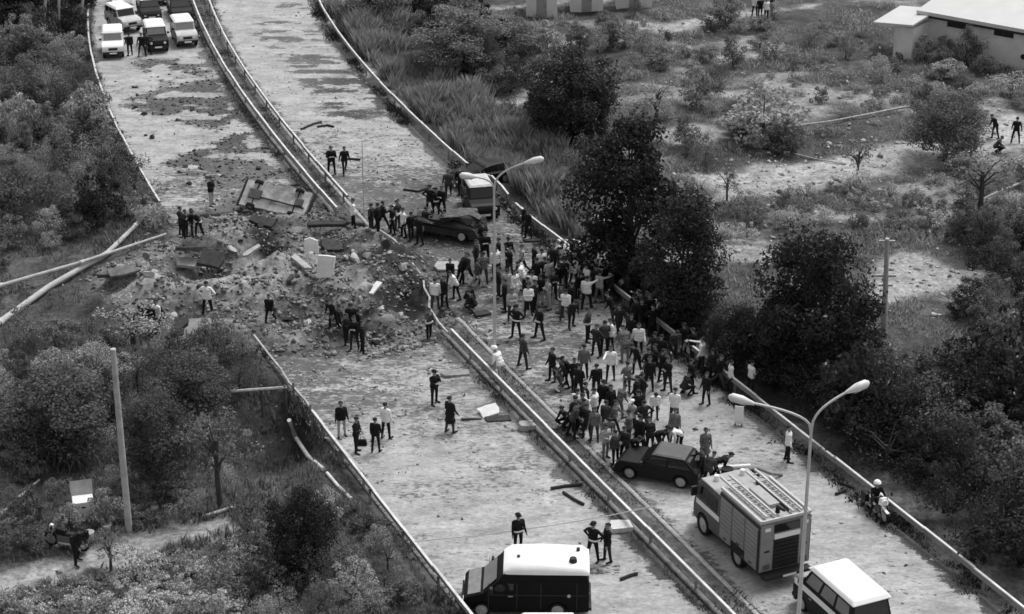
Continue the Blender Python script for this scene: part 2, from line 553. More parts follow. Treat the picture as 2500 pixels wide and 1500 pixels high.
# ------------------------------------------------------------------ guardrails
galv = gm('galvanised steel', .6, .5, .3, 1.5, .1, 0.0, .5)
galv_shaded = gm('beam face with painted shade', .24, .7, .3, 1.2, .2)  # shade below the bright rail top, painted as a darker face
galv_dark = gm('weathered steel post', .22, .7, .3, 3, .1, .1)
POST_ME = MB().box(-.03, .03, -.05, .05, -.3, .70).mesh('post')
RAILP = [(-.03, .80), (.06, .80), (.085, .775), (.085, .73), (.03, .69), (.0, .65), (.03, .62), (.07, .58), (.055, .545), (.02, .53)]
def guardrail(path, label, side=1, group='steel guardrails along the motorway', posts=True, h=0.0, mat=None, pstep=3.8, prof=None):
    """path: list of (x, y, ground z); a W-beam on posts"""
    P = [Vector(p) for p in path]
    root = empty('guardrail', P[0])
    tag(root, label, 'guardrail', group)
    RP = prof or RAILP
    n = len(RP); m = 2 * n
    jr = random.Random(int(abs(P[0].x * 31 + P[0].y * 17)))
    per = max(1, int(round(3.8 / max(.3, (P[1] - P[0]).length))))
    nrms = []
    for i, p in enumerate(P):
        t = (P[min(i + 1, len(P) - 1)] - P[max(i - 1, 0)]); t.z = 0; t.normalize()
        nrms.append((Vector((-t.y, t.x, 0)) * side, t))
    i0 = 0
    while i0 < len(P) - 1:                      # each bolted length overlaps the next
        i1 = min(i0 + per, len(P) - 1)
        dz = jr.uniform(-.025, .025) + h; do = jr.uniform(0, .03)
        v = []; f = []
        for i in range(i0, i1 + 1):
            nr, t = nrms[i]
            p = P[i] + (t * .12 if i == i1 and i1 < len(P) - 1 else Vector((0, 0, 0)))
            for (o, z) in RP:
                v.append(p + nr * (o + .05 + do) + Vector((0, 0, z + dz)) - P[0])
            for (o, z) in reversed(RP):
                v.append(p + nr * (o + .033 + do) + Vector((0, 0, z + dz - .006)) - P[0])
        for i in range(i1 - i0):
            for k in range(m):
                f.append((i * m + k, i * m + (k + 1) % m, (i + 1) * m + (k + 1) % m, (i + 1) * m + k))
        f.append(tuple(range(m))); f.append(tuple((i1 - i0) * m + k for k in range(m - 1, -1, -1)))
        mb = MB(); mb.add(v, f)
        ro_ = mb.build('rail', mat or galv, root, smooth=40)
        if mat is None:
            ro_.data.materials.append(galv_shaded)
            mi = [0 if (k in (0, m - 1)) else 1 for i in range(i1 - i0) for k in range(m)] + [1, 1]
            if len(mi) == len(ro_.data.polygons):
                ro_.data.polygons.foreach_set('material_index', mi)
        i0 = i1
    if posts:
        acc = 0.0; nextp = .6
        for i in range(len(P) - 1):
            d = (P[i + 1] - P[i]).length
            while nextp <= acc + d:
                q = P[i].lerp(P[i + 1], (nextp - acc) / d)
                t = (P[i + 1] - P[i])
                po = link('post', POST_ME, galv_dark if not POST_ME.materials else None, root)
                po.location = q - P[0]
                po.rotation_euler = (0, 0, math.atan2(t.y, t.x))
                nextp += pstep
            acc += d
    return root
def run(fx, y0, y1, off=0.0, step=1.5, wob=.0):
    ys = np.arange(y0, y1, step)
    return [(float(fx(y)) + off + wob * math.sin(y * .35) * .5, float(y), surf_z(float(fx(y)) + off, float(y)) if False else 0.0) for y in ys]
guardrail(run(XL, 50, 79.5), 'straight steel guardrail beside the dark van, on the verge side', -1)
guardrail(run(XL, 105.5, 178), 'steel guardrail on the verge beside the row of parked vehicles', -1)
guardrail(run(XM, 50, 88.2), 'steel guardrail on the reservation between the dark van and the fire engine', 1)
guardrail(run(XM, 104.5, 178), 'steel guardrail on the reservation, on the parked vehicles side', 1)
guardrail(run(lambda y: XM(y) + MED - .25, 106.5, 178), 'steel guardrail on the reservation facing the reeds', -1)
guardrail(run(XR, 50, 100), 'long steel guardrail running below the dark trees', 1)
pts = [G(1400, 612, .6), G(1330, 555, .6), G(1262, 497, .6)]
def topath(pxs, z=.65):
    out = []
    for a, b in pxs:
        p = G(a, b, z)
        out.append((p.x, p.y, 0.0))
    return out
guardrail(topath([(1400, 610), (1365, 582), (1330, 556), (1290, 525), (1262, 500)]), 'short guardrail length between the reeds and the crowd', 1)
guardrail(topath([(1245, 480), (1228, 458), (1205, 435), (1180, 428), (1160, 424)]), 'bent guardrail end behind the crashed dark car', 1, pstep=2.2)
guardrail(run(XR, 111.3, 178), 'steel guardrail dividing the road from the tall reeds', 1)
# torn lengths at the crater
def bent(pxs, label, z, h, posts=False):
    p = []
    for (a, b), zz in zip(pxs, z):
        q = G(a, b, zz + .65 + h)
        p.append((q.x, q.y, zz))
    return guardrail(p, label, 1, 'torn guardrail lengths at the crater', posts, h=h, pstep=2.5, mat=gm('scraped rail', .42, .6, .4, 2, .3), prof=[(-.02, .74), (.04, .75), (.06, .72), (.03, .69), (.0, .66), (.03, .63), (.05, .60), (.02, .58)])
bent([(925, 566), (960, 590), (992, 622), (1010, 655)], 'torn guardrail length hanging over the dark pit', [.1, .25, .2, 0], -.1)
bent([(1008, 650), (1030, 682), (1032, 705), (1046, 728), (1044, 752), (1068, 790), (1090, 815)], 'buckled guardrail dropping from the pit to the straight rail', [0, -.25, .05, -.2, .1, -.05, .1], -.2)
bent([(617, 822), (650, 865), (683, 905), (705, 940)], 'loose guardrail end at the rubble edge of the road', [.1, .05, 0, 0], -.45)
bent([(705, 940), (745, 985), (775, 1035)], 'crumpled guardrail joint beside the hollow in the verge', [0, -.05, 0], -.35, True)
bent([(775, 1030), (830, 1095), (890, 1165)], 'guardrail length with loose bolts beside four standing people', [0, 0, 0], -.1, True)

# low pale pipe railing below the verge
pipe = gm('pale painted pipe', .6, .6, .2, 3)
def lying(name, pxs, r, label, cat, mat, group=None, lift=0.0, n=8):
    pts = []
    for a, b in pxs:
        q = W(a, b)
        pts.append(q + Vector((0, 0, lift)))
    o0 = pts[0].copy()
    mb = MB(); mb.tube([p - o0 for p in pts], r, n)
    o = mb.build(name, mat, None, smooth=50)
    o.location = o0
    tag(o, label, cat, group)
    return o
lying('pipe', [(706, 1030), (722, 1072), (752, 1118), (790, 1150)], .10, 'curved pale pipe along the foot of the verge', 'pipe', pipe, None, .08)
lying('pipe', [(798, 1158), (825, 1190), (858, 1222)], .08, 'straight pale pipe continuing beside the verge', 'pipe', pipe, None, .06)
lying('stick', [(597, 1053), (615, 1095), (640, 1132)], .05, 'thin white stick lying by the hollow', 'stick', pipe, None, .05)

# ------------------------------------------------------------------ lamp posts
lampmat = gm('lamp post zinc', .5, .5, .15, 2, 0, .2, .4)
lampglass = gm('lamp head', .62, .4, .1, 2, 0, 0, .5)
def lamp_post(base, h, heads, label, lean=(0, 0), group='street lamps on the reservation'):
    root = empty('street_lamp', base)
    root.rotation_euler = (lean[0], lean[1], 0)
    tag(root, label, 'street lamp', group)
    MB().tube([(0, 0, -.1), (0, 0, 1.3), (0, 0, h - .3)], [.10, .085, .05], 10).build('pole', lampmat, root, smooth=50)
    MB().tube([(0, 0, 0), (0, 0, .35), (0, 0, .42)], [.16, .16, .1], 10).build('base_collar', lampmat, root, smooth=50)
    for (dx, dy, dz) in heads:
        pts = []
        for k in range(9):
            t = k / 8
            s = t ** 1.6
            pts.append((dx * s, dy * s, h - .35 + (dz + .35) * (t ** .55)))
        MB().tube(pts, [.045] * 9, 8).build('arm', lampmat, root, smooth=50)
        d = Vector((dx, dy, 0)).normalized()
        e = Vector(pts[-1])
        up = (Vector(pts[-1]) - Vector(pts[-2])).normalized()
        u = (d * .9 + Vector((0, 0, .25))).normalized()
        hd = MB()
        hd.tube([e - u * .1, e + u * .1, e + u * .35, e + u * .7, e + u * .82], [.05, .10, .16, .15, .06], 10)
        ho = hd.build('lamp_head', lampglass, root, smooth=60)
        lens = MB(); w = Vector((-d.y, d.x, 0)) * .11
        c0 = e + u * .22 - Vector((0, 0, .13)); c1 = e + u * .68 - Vector((0, 0, .13))
        lens.quad([c0 - w, c1 - w, c1 + w, c0 + w], .05)
        lens.build('lens', gm('lamp lens', .3, .2, .1, 2), ho)
    return root
b1 = G(1940, 1640)
b1.z = .09
def headvec(px, py, base, h):
    q = G(px, py, h)
    return (q.x - base.x, q.y - base.y, 0)
h1 = headvec(1835, 990, b1, 10.6); h2 = headvec(2070, 962, b1, 10.9)
lamp_post(b1, 9.9, [(h1[0], h1[1], .7), (h2[0], h2[1], 1.0)], 'double armed street lamp rising in front of the fire engine')
b2 = G(1208, 925); b2.z = .09
h3 = headvec(1285, 402, b2, 10.8)
h4 = headvec(1160, 424, b2, 10.5)
lamp_post(b2, 9.7, [(h3[0], h3[1], 1.1), (h4[0], h4[1], .55)], 'double armed street lamp rising above the crowd by the crashed cars')
b3 = G(889, 528); b3.z = .0
q = MB(); q.tube([(0, 0, -.3), (0, 0, 3), (.02, 0, 4.6)], [.035, .03, .02], 8)
o = q.build('bare_pole', gm('dull zinc', .45, .6, .2, 2), None, smooth=50); o.location = b3
tag(o, 'thin bare pole standing at the broken end of the reservation', 'pole')

# ------------------------------------------------------------------ poles
conc = gm('pale concrete pole', .42, .9, .25, 2.5, .3)
def pole(base, top, h, r0, r1, label, arms=(), group=None):
    b = W(*base)
    t = G(top[0], top[1], h + b.z)
    if abs(t.y - b.y) > 1.5:
        t.y = b.y
    root = empty('utility_pole', b)
    tag(root, label, 'pole', group)
    d = Vector((t.x - b.x, t.y - b.y, h))
    MB().tube([(0, 0, -.4), d * .5, d], [r0, (r0 + r1) / 2, r1], 12).build('shaft', conc, root, smooth=50)
    MB().tube([d - Vector((0, 0, .02)), d + Vector((0, 0, .05))], [r1 * 1.15, r1 * 1.05], 12).build('cap', conc, root, smooth=50)
    for (f, w) in arms:
        c = d * f
        MB().box(c.x - w, c.x + w, c.y - .05, c.y + .05, c.z - .05, c.z + .05).build('crossarm', gm('grey crossarm', .4), root)
    return root
pole((315, 1295), (276, 855), 8.1, .15, .11, 'tall pale concrete pole rising out of bushes above the dirt track')
pole((2158, 815), (2166, 585), 5.1, .17, .10, 'pale pole with short crossarms standing by the dirt clearing', [(.98, .4), (.62, .5), (.52, .35)])
for i, (bx, by, tx, hh, lb) in enumerate([(101, 118, 99, 9.0, 'pale pole in front of the dark wood, farthest from the guardrail'),
                                          (144, 108, 143, 8.0, 'pale pole in front of the dark wood, between its two neighbours'),
                                          (193, 70, 193, 8.0, 'pale pole in front of the dark wood, closest to the guardrail')]):
    pole((bx, by), (tx, -150), hh, .11, .09, lb, (), 'row of pale poles by the dark wood')
# fallen poles
def fallen(pxs, rs, label, zs):
    pts = []
    for (a, b), dz in zip(pxs, zs):
        q = W(a, b); pts.append(G(a, b, q.z + dz))
    root = empty('fallen_pole', pts[0])
    tag(root, label, 'pole', 'fallen poles at the crater edge')
    rel = [p - pts[0] for p in pts]
    MB().tube(rel, rs, 12).build('shaft', conc, root, smooth=50)
    for i in (1, len(rel) - 2):
        t = (rel[i + 1] - rel[i]).normalized()
        MB().tube([rel[i] - t * .15, rel[i] + t * .15], rs[i] * 1.25, 12).build('joint_ring', gm('pole ring', .5), root, smooth=50)
fallen([(-60, 722), (0, 698), (200, 640), (405, 572)], [.11, .11, .09, .07], 'thin pale fallen pole lying across the thicker one', [.3, .4, .55, .25])
fallen([(-60, 825), (0, 787), (120, 700), (262, 618), (330, 552), (385, 494)], [.17, .17, .16, .14, .12, .10], 'thick pale fallen pole bent in the middle beside the crater', [.15, .15, .2, .3, .3, .2])
lying('fallen_branch', [(-10, 1290), (40, 1240), (98, 1190)], [.10, .08, .05], 'bare grey branch lying in the bushes near the dirt track', 'branch', gm('bare bark', .25, .9, .4, 4, .5), None, .35)
lying('fallen_branch', [(1880, 325), (2030, 305), (2120, 288), (2210, 270)], [.06, .07, .08, .08], 'long pale trunk lying in the scrub field', 'branch', gm('bleached wood', .4, .9, .3, 4, .4), None, .25)
lying('fallen_branch', [(2395, 500), (2440, 478), (2510, 452)], [.06, .08, .08], 'pale bare trunk lying beside a small tree', 'branch', gm('bleached wood', .4), None, .3)
lying('fallen_branch', [(1920, 375), (1990, 392), (2060, 404)], [.05, .05, .04], 'short bleached branch on the bare ground of the field', 'branch', gm('bleached wood', .4), None, .1)
lying('fallen_branch', [(495, 1268), (580, 1240)], [.09, .07], 'pale log at the end of the dirt track', 'branch', gm('bleached wood', .4), None, .1)
lying('fallen_branch', [(880, 1), (940, 22), (1010, 25)], [.05, .05, .05], 'pale bare branch lying behind the reeds', 'branch', gm('bleached wood', .4), None, .4)
# planks of a broken fence above the hollow
pr = empty('broken_fence', W(560, 955)); tag(pr, 'two pale planks of a broken fence over the hollow', 'fence')
for dz, dx in ((.95, 0), (.70, .15)):
    a = G(562, 956, dz) - pr.location; b_ = G(700, 946, dz) - pr.location
    MB().tube([a, b_], .07, 6).build('plank', gm('bleached wood', .4), pr)
for t in (.55, .97):
    a = G(562 + 138 * t, 953, .8) - pr.location
    MB().tube([(a.x, a.y, -.6), (a.x, a.y, a.z + .25)], .07, 6).build('fence_post', gm('dark wood', .08), pr)

# ------------------------------------------------------------------ buildings
wallm = gm('whitewashed wall', .66, .9, .15, .8, .2)
roofm = gm('white flat roof', .56, .85, .06, .6, .1)
darkm = gm('dark opening', .02, .5, .2, 3)
# the long farm building: eaves line from the photo
A = G(2252, 30, 3.0); B = G(2500, 75, 3.0)
ang = math.atan2(B.y - A.y, B.x - A.x)
fb = empty('farm_building', (A.x, A.y, 0), ang)
tag(fb, 'long low whitewashed building with white roof and small dark openings', 'building')
LB, DB = 26.0, 14.0
MB().box(.3, LB, .35, DB - .3, -.6, 2.98).build('wall', wallm, fb)
rf = MB().hexa([(-.4, -.15, 2.86), (LB + .4, -.15, 2.86), (LB + .4, DB / 2, 3.9), (-.4, DB / 2, 3.9), (-.4, -.15, 3.12), (LB + .4, -.15, 3.12), (LB + .4, DB / 2, 4.16), (-.4, DB / 2, 4.16)])
r1_ = rf.build('roof', roofm, fb)
MB().hexa([(-.4, DB / 2 + .003, 3.9), (LB + .4, DB / 2 + .003, 3.9), (LB + .4, DB, 2.86), (-.4, DB, 2.86), (-.4, DB / 2 + .003, 4.16), (LB + .4, DB / 2 + .003, 4.16), (LB + .4, DB, 3.12), (-.4, DB, 3.12)]).build('roof', roofm, fb)
MB().box(-.35, LB + .35, -.12, .34, 2.68, 2.855).build('eaves_board', darkm, fb)
for x0 in (1.9, 5.6, 9.4, 13.2):
    w_ = MB().box(x0, x0 + 1.5, .30, .346, 2.2, 2.67).build('window', darkm, fb)
    MB().box(x0 + .71, x0 + .79, .27, .298, 2.2, 2.67).build('mullion', gm('dark frame', .06), w_)
    MB().box(x0 - .06, x0 + 1.56, .24, .34, 2.12, 2.197).build('sill', wallm, w_)
for x0 in (4.4, 8.0):
    MB().tube([(x0, .345, 1.0), (x0, .30, 1.0)], .2, 10).build('vent', darkm, fb)
sh = empty('lean_to', (A.x - 3.6, A.y - .3, 0), ang); tag(sh, 'small lean-to with white sloping roof beside the long building', 'shed')
MB().hexa([(0, 0, 2.2), (3.2, 0, 2.5), (3.2, 4, 2.9), (0, 4, 2.6), (0, 0, 2.35), (3.2, 0, 2.65), (3.2, 4, 3.05), (0, 4, 2.75)]).build('roof', roofm, sh)
MB().box(1.6, 3.1, .35, 3.8, -.5, 2.3).build('wall', wallm, sh)
for a, b in ((.12, .15), (.12, 3.7)):
    MB().tube([(a, b, -.4), (a, b, 2.3 + b * .1)], .06, 6).build('post', gm('grey crossarm', .4), sh)
# pale cabins cut by the top of the frame
for (px, py, w, lb) in ((1322, 44, 2.4, 'narrow pale cabin wall behind the bushes'), (1432, 28, 2.6, 'middle pale cabin between two other cabins'), (1548, 20, 2.8, 'pale cabin next to the bare track')):
    p = W(px, py)
    cb = empty('cabin', p); tag(cb, lb, 'cabin', 'pale cabins behind the bushes')
    MB().box(-w / 2, w / 2, 0, 3.0, -.5, 2.4).build('wall', wallm, cb)
    MB().hexa([(-w / 2 - .2, -.2, 2.403), (w / 2 + .2, -.2, 2.403), (w / 2 + .2, 3.2, 2.7), (-w / 2 - .2, 3.2, 2.7), (-w / 2 - .2, -.2, 2.52), (w / 2 + .2, -.2, 2.52), (w / 2 + .2, 3.2, 2.82), (-w / 2 - .2, 3.2, 2.82)]).build('roof', roofm, cb)
    d_ = MB().box(-.4, .4, -.03, -.003, -.1, 1.9).build('door', gm('grey door', .3), cb)
    MB().box(.26, .32, -.06, -.032, .85, .95).build('handle', darkm, d_)

# ------------------------------------------------------------------ vehicles (front is +Y, ground at z = 0)
blackp = gm('black paint', .007, .55, .3, 2, 0, 0, .12)
darkp = gm('dark paint', .013, .5, .3, 2, 0, 0, .18)
whitep = gm('white paint', .82, .45, .05, 2, 0, 0, .4)
greyp = gm('grey paint', .3, .5, .15, 2)
dustp = gm('dusty pale paint', .5, .8, .25, 2, .15)
rubber = gm('tyre rubber', .012, .85, .3, 8)
rimm = gm('wheel rim', .45, .4, .2, 4, 0, .3)
glass = gm('dark window glass', .015, .08, .2, 1, 0, 0, .6)
glass_pale = gm('window glass with painted sky sheen', .22, .12, .15, 1, 0, 0, .6)  # sky reflection put into the base colour as pale grey
chrome = gm('bright lamp', .8, .25, .05, 3, 0, 0, .6)
redl = gm('rear lamp', .1, .3, .1, 3)
trim = gm('black plastic trim', .02, .6, .3, 4)

def wheel(root, x, y, r, w=.2, n=18):
    t = MB()
    ring = [(-w / 2, r * .72), (-w / 2, r * .93), (-w * .32, r), (w * .32, r), (w / 2, r * .93), (w / 2, r * .72)]
    v = []; f = []
    for i in range(n):
        a = 2 * math.pi * i / n
        for (ox, rr) in ring:
            v.append((ox, rr * math.cos(a), rr * math.sin(a)))
    m = len(ring)
    for i in range(n):
        j = (i + 1) % n
        for k in range(m):
            f.append((i * m + k, i * m + (k + 1) % m, j * m + (k + 1) % m, j * m + k))
    t.add(v, f)
    wo_ = t.build('wheel', rubber, root, smooth=40)
    wo_.location = (x, y, r)
    s = 1 if x > 0 else -1
    rm = MB()
    rm.tube([(-w * .3, 0, 0), (s * w * .32, 0, 0)], r * .74, 14)
    rm.tube([(s * w * .33, 0, 0), (s * w * .46, 0, 0)], [r * .32, r * .22], 10)
    rm.build('rim', rimm, wo_, smooth=40)
    return wo_

def arc(yc, r, z0, n=7):
    """wheel arch of the side profile, running from +y to -y over the top"""
    return [(yc + r * math.cos(a), z0 + r * math.sin(a)) for a in [math.pi * k / (n - 1) for k in range(n)]]

def face_panes(name, corners, cols, mat, parent, mu=.08, mv=.12, gap=.05, t=.014, fr=None):
    """panes on a flat face: corners bl, br, tr, tl; outward side follows the winding"""
    bl, br, tr, tl = [Vector(c) for c in corners]
    def P(u, v):
        return bl.lerp(br, u).lerp(tl.lerp(tr, u), v)
    n = (br - bl).cross(tl - bl).normalized()
    tot = sum(cols)
    u = mu; span = 1 - 2 * mu - gap * (len(cols) - 1)
    out = []
    for c in cols:
        du = span * c / tot
        q = MB().quad([P(u, mv) + n * .004, P(u + du, mv) + n * .004, P(u + du, 1 - mv) + n * .004, P(u, 1 - mv) + n * .004], t)
        out.append(q.build(name, mat, parent))
        u += du + gap
    return out

def car(name, loc, rz, label, cat, group=None, L=4.2, Wd=1.65, H=1.4, belt=.88, hood=1.15, hoodz=.82, nose=.62, tail=.35, tailz=.9, ws=.55, rs=.35,
        body=darkp, roofmat=None, roofh=.06, wr=.3, wb=None, cols=(1, 1), gl=glass, clear=.22, taper=.12, roof_over=0.0, roof_rack=False, hatch=False):
    root = empty(name, loc, rz)
    tag(root, label, cat, group)
    roofmat = roofmat or body
    h = L / 2
    wb = wb or L * .6
    ya, yb = wb / 2 + .05, -wb / 2 + .0
    ar = wr + .06
    z0 = clear
    # lower body profile, clockwise from the rear bottom
    prof = [(-h + .05, z0 + .1), (-h, z0 + .25), (-h, tailz - .08), (-h + .06, tailz), (-h + tail, belt), (h - hood, belt), (h - .25, hoodz), (h - .05, nose), (h, nose - .12), (h, z0 + .18), (h - .06, z0 + .05)]
    prof += [(ya + ar, z0)] + arc(ya, ar, wr * .95) + [(ya - ar, z0), (yb + ar, z0)] + arc(yb, ar, wr * .95) + [(yb - ar, z0)]
    w2 = Wd / 2
    bo = MB().prism(prof, -w2, w2).build('body', body, root, bevel=.045)
    # floor pan keeps the wheel wells dark
    MB().box(-w2 + .24, w2 - .24, -h + .25, h - .25, z0 - .02, belt - .15).build('underbody', trim, root)
    y0, y1 = -h + tail * .6, h - hood                    # belt ends of the greenhouse
    y2, y3 = y0 + rs, y1 - ws                             # roof ends
    wt = w2 - taper; wbelt = w2 - .035
    zt = H - roofh
    a = [(-wbelt, y0, belt - .02), (wbelt, y0, belt - .02), (wbelt, y1, belt - .02), (-wbelt, y1, belt - .02), (-wt, y2, zt), (wt, y2, zt), (wt, y3, zt), (-wt, y3, zt)]
    cab = MB().hexa(a).build('cabin', body, root, bevel=.03)
    a = [Vector(p) for p in a]
    face_panes('windscreen', [a[2], a[3], a[7], a[6]], (1,), gl, root, .06, .1)
    face_panes('rear_window', [a[0], a[1], a[5], a[4]], (1,), gl, root, .08, .14)
    face_panes('side_window', [a[1], a[2], a[6], a[5]], cols, gl, root, .07, .12)
    face_panes('side_window', [a[3], a[0], a[4], a[7]], tuple(reversed(cols)), gl, root, .07, .12)
    o_ = roof_over
    ro = MB().hexa([(-wt - .01 - o_, y2 - .02 - o_, zt + .002), (wt + .01 + o_, y2 - .02 - o_, zt + .002), (wt + .01 + o_, y3 + .02 + o_, zt + .002), (-wt - .01 - o_, y3 + .02 + o_, zt + .002),
                    (-wt + .1, y2 + .12, H), (wt - .1, y2 + .12, H), (wt - .1, y3 - .12, H), (-wt + .1, y3 - .12, H)]).build('roof', roofmat, root, bevel=.03)
    for x in (-1, 1):
        for y in (ya, yb):
            wheel(root, x * (w2 - .11), y, wr)
        MB().tube([(x * (w2 - .28), h + .004, nose - .16), (x * (w2 - .28), h + .03, nose - .16)], .095, 12).build('headlight', chrome, root)
        MB().box(x * (w2 - .22) - .13, x * (w2 - .22) + .13, -h - .025, -h - .003, tailz - .3, tailz - .12).build('tail_light', redl, root)
        MB().box(x * (w2 + .11) - .09, x * (w2 + .11) + .09, y1 - .25, y1 - .14, belt + .02, belt + .15).build('mirror', trim, root)
        ds = MB()
        for yy in (y1 - .1, (y0 + y1) / 2, y0 + .35):
            ds.box(x * (w2 + .002) - .004, x * (w2 + .002) + .004, yy - .008, yy + .008, z0 + .12, belt - .05)
        ds.build('door_seam', trim, root)
        for yy in ((y0 + y1) / 2 + .12,):
            MB().box(x * (w2 + .012) - .012, x * (w2 + .012) + .012, yy, yy + .16, belt - .13, belt - .10).build('door_handle', trim, root)
    MB().box(-w2 + .02, w2 - .02, h - .03, h + .09, z0 + .06, z0 + .24).build('bumper', trim, root, bevel=.02)
    MB().box(-w2 + .02, w2 - .02, -h - .09, -h + .03, z0 + .1, z0 + .27).build('bumper', trim, root, bevel=.02)
    MB().box(-w2 + .45, w2 - .45, h + .003, h + .02, nose - .26, nose - .08).build('grille', trim, root)
    MB().box(-.26, .26, h + .095, h + .105, z0 + .1, z0 + .21).build('number_plate', whitep, root)
    return root

ROADDIR = math.atan2(float(XM(66) - XM(70)), 4.0)         # rotation of a vehicle driving up the road
def heading(ax, ay, bx_, by_):
    return math.atan2(-(bx_ - ax), (by_ - ay))

# dark van with a white roof: seen broadside, nose to the west
van = empty('van', (.55, 63.55, 0), RAD(90) - .02)
tag(van, 'black van with a high white roof parked across the carriageway', 'van')
h, w2 = 2.36, .98
prof = [(-h, .35), (-h, 1.5), (-h + .02, 1.62), (1.05, 1.62), (1.62, 1.08), (2.22, .93), (h, .78), (h, .34), (h - .06, .28)]
ya, yb = 1.68, -1.18
prof += [(ya + .4, .25)] + arc(ya, .38, .32) + [(ya - .4, .25), (yb + .4, .25)] + arc(yb, .38, .32) + [(yb - .4, .25), (-h + .05, .28)]
MB().prism(prof, -w2, w2).build('body', blackp, van, bevel=.05)
MB().box(-w2 + .25, w2 - .25, -h + .2, h - .3, .22, .8).build('underbody', trim, van)
MB().hexa([(-w2 + .01, -h + .03, 1.60), (w2 - .01, -h + .03, 1.60), (w2 - .01, 1.06, 1.60), (-w2 + .01, 1.06, 1.60), (-w2 + .10, -h + .12, 1.92), (w2 - .10, -h + .12, 1.92), (w2 - .10, .82, 1.92), (-w2 + .10, .82, 1.92)]).build('cab_top', blackp, van, bevel=.04)
rs_ = []
for (y, zo, zi, wx) in ((-h - .01, 1.86, 1.98, .93), (-h + .25, 1.88, 2.16, .95), (-.6, 1.88, 2.22, .95), (.55, 1.88, 2.18, .94), (.86, 1.86, 1.98, .88)):
    rs_.append([(-wx, y, zo), (-wx * .985, y, zo + (zi - zo) * .45), (-wx * .86, y, zi - .02), (-wx * .4, y, zi + .02), (wx * .4, y, zi + .02), (wx * .86, y, zi - .02), (wx * .985, y, zo + (zi - zo) * .45), (wx, y, zo)])
mb = MB(); v = [p for r in rs_ for p in r]; m = 8
f = [(i * m + k, i * m + (k + 1) % m, (i + 1) * m + (k + 1) % m, (i + 1) * m + k) for i in range(len(rs_) - 1) for k in range(m)]
f += [tuple(range(m)), tuple((len(rs_) - 1) * m + k for k in range(m - 1, -1, -1))]
mb.add(v, f)
vr = mb.build('roof', whitep, van, smooth=50)
MB().tube([(-.45, -1.75, 2.16), (-.45, -1.75, 2.34)], [.16, .13], 12).build('roof_vent', trim, vr, smooth=40)
MB().tube([(.35, -1.95, 2.1), (.35, -1.95, 2.30)], .07, 8).build('antenna_base', trim, vr)
MB().tube([(-.2, .3, 2.15), (-.2, .3, 2.28)], .06, 8).build('beacon_base', trim, vr)
face_panes('windscreen', [(w2 - .06, 1.64, 1.10), (-w2 + .06, 1.64, 1.10), (-w2 + .12, 1.08, 1.64), (w2 - .12, 1.08, 1.64)], (1,), glass_pale, van, .05, .06)
MB().quad([(-w2 + .1, 1.72, 1.075), (w2 - .1, 1.72, 1.075), (w2 - .1, 2.2, .955), (-w2 + .1, 2.2, .955)], .02).build('bonnet', gm('bonnet with painted sheen', .2, .5, .3, 3), van)  # grey reflection painted onto the black van's bonnet
for x in (-1, 1):
    face_panes('cab_window', [(x * (w2 + .001), .45, 1.15), (x * (w2 + .001), 1.4, 1.15), (x * (w2 + .001), 1.05, 1.55), (x * (w2 + .001), .45, 1.55)][::x], (1,), glass, van, .04, .06)
    wheel(van, x * (w2 - .12), ya, .32, .2); wheel(van, x * (w2 - .12), yb, .32, .2)
    MB().box(x * .7 - .16, x * .7 + .16, h + .003, h + .03, .55, .72).build('headlight', chrome, van)
    MB().box(x * .86 - .07, x * .86 + .07, -h - .03, -h - .003, .7, 1.05).build('tail_light', redl, van)
    MB().box(x * (w2 + .14) - .1, x * (w2 + .14) + .1, 1.25, 1.36, 1.15, 1.4).build('mirror', trim, van)
    sm = MB()
    for yy in (-1.9, -.55, .35, 1.42):
        sm.box(x * (w2 + .003) - .004, x * (w2 + .003) + .004, yy - .01, yy + .01, .4, 1.52)
    sm.box(x * (w2 + .003) - .004, x * (w2 + .003) + .004, -h + .1, 1.3, 1.0, 1.02)
    sm.build('panel_seam', gm('seam', .05), van)
    MB().box(x * (w2 + .015) - .012, x * (w2 + .015) + .012, .5, .68, .95, .98).build('door_handle', rimm, van)
MB().box(-w2 + .02, w2 - .02, h - .02, h + .10, .30, .50).build('bumper', trim, van, bevel=.03)
MB().box(-w2 + .05, w2 - .05, -h - .1, -h + .02, .32, .46).build('bumper', trim, van, bevel=.03)
MB().tube([(-w2 - .004, -1.6, 1.0), (-w2 - .02, -1.6, 1.0)], .07, 10).build('fuel_cap', rimm, van)

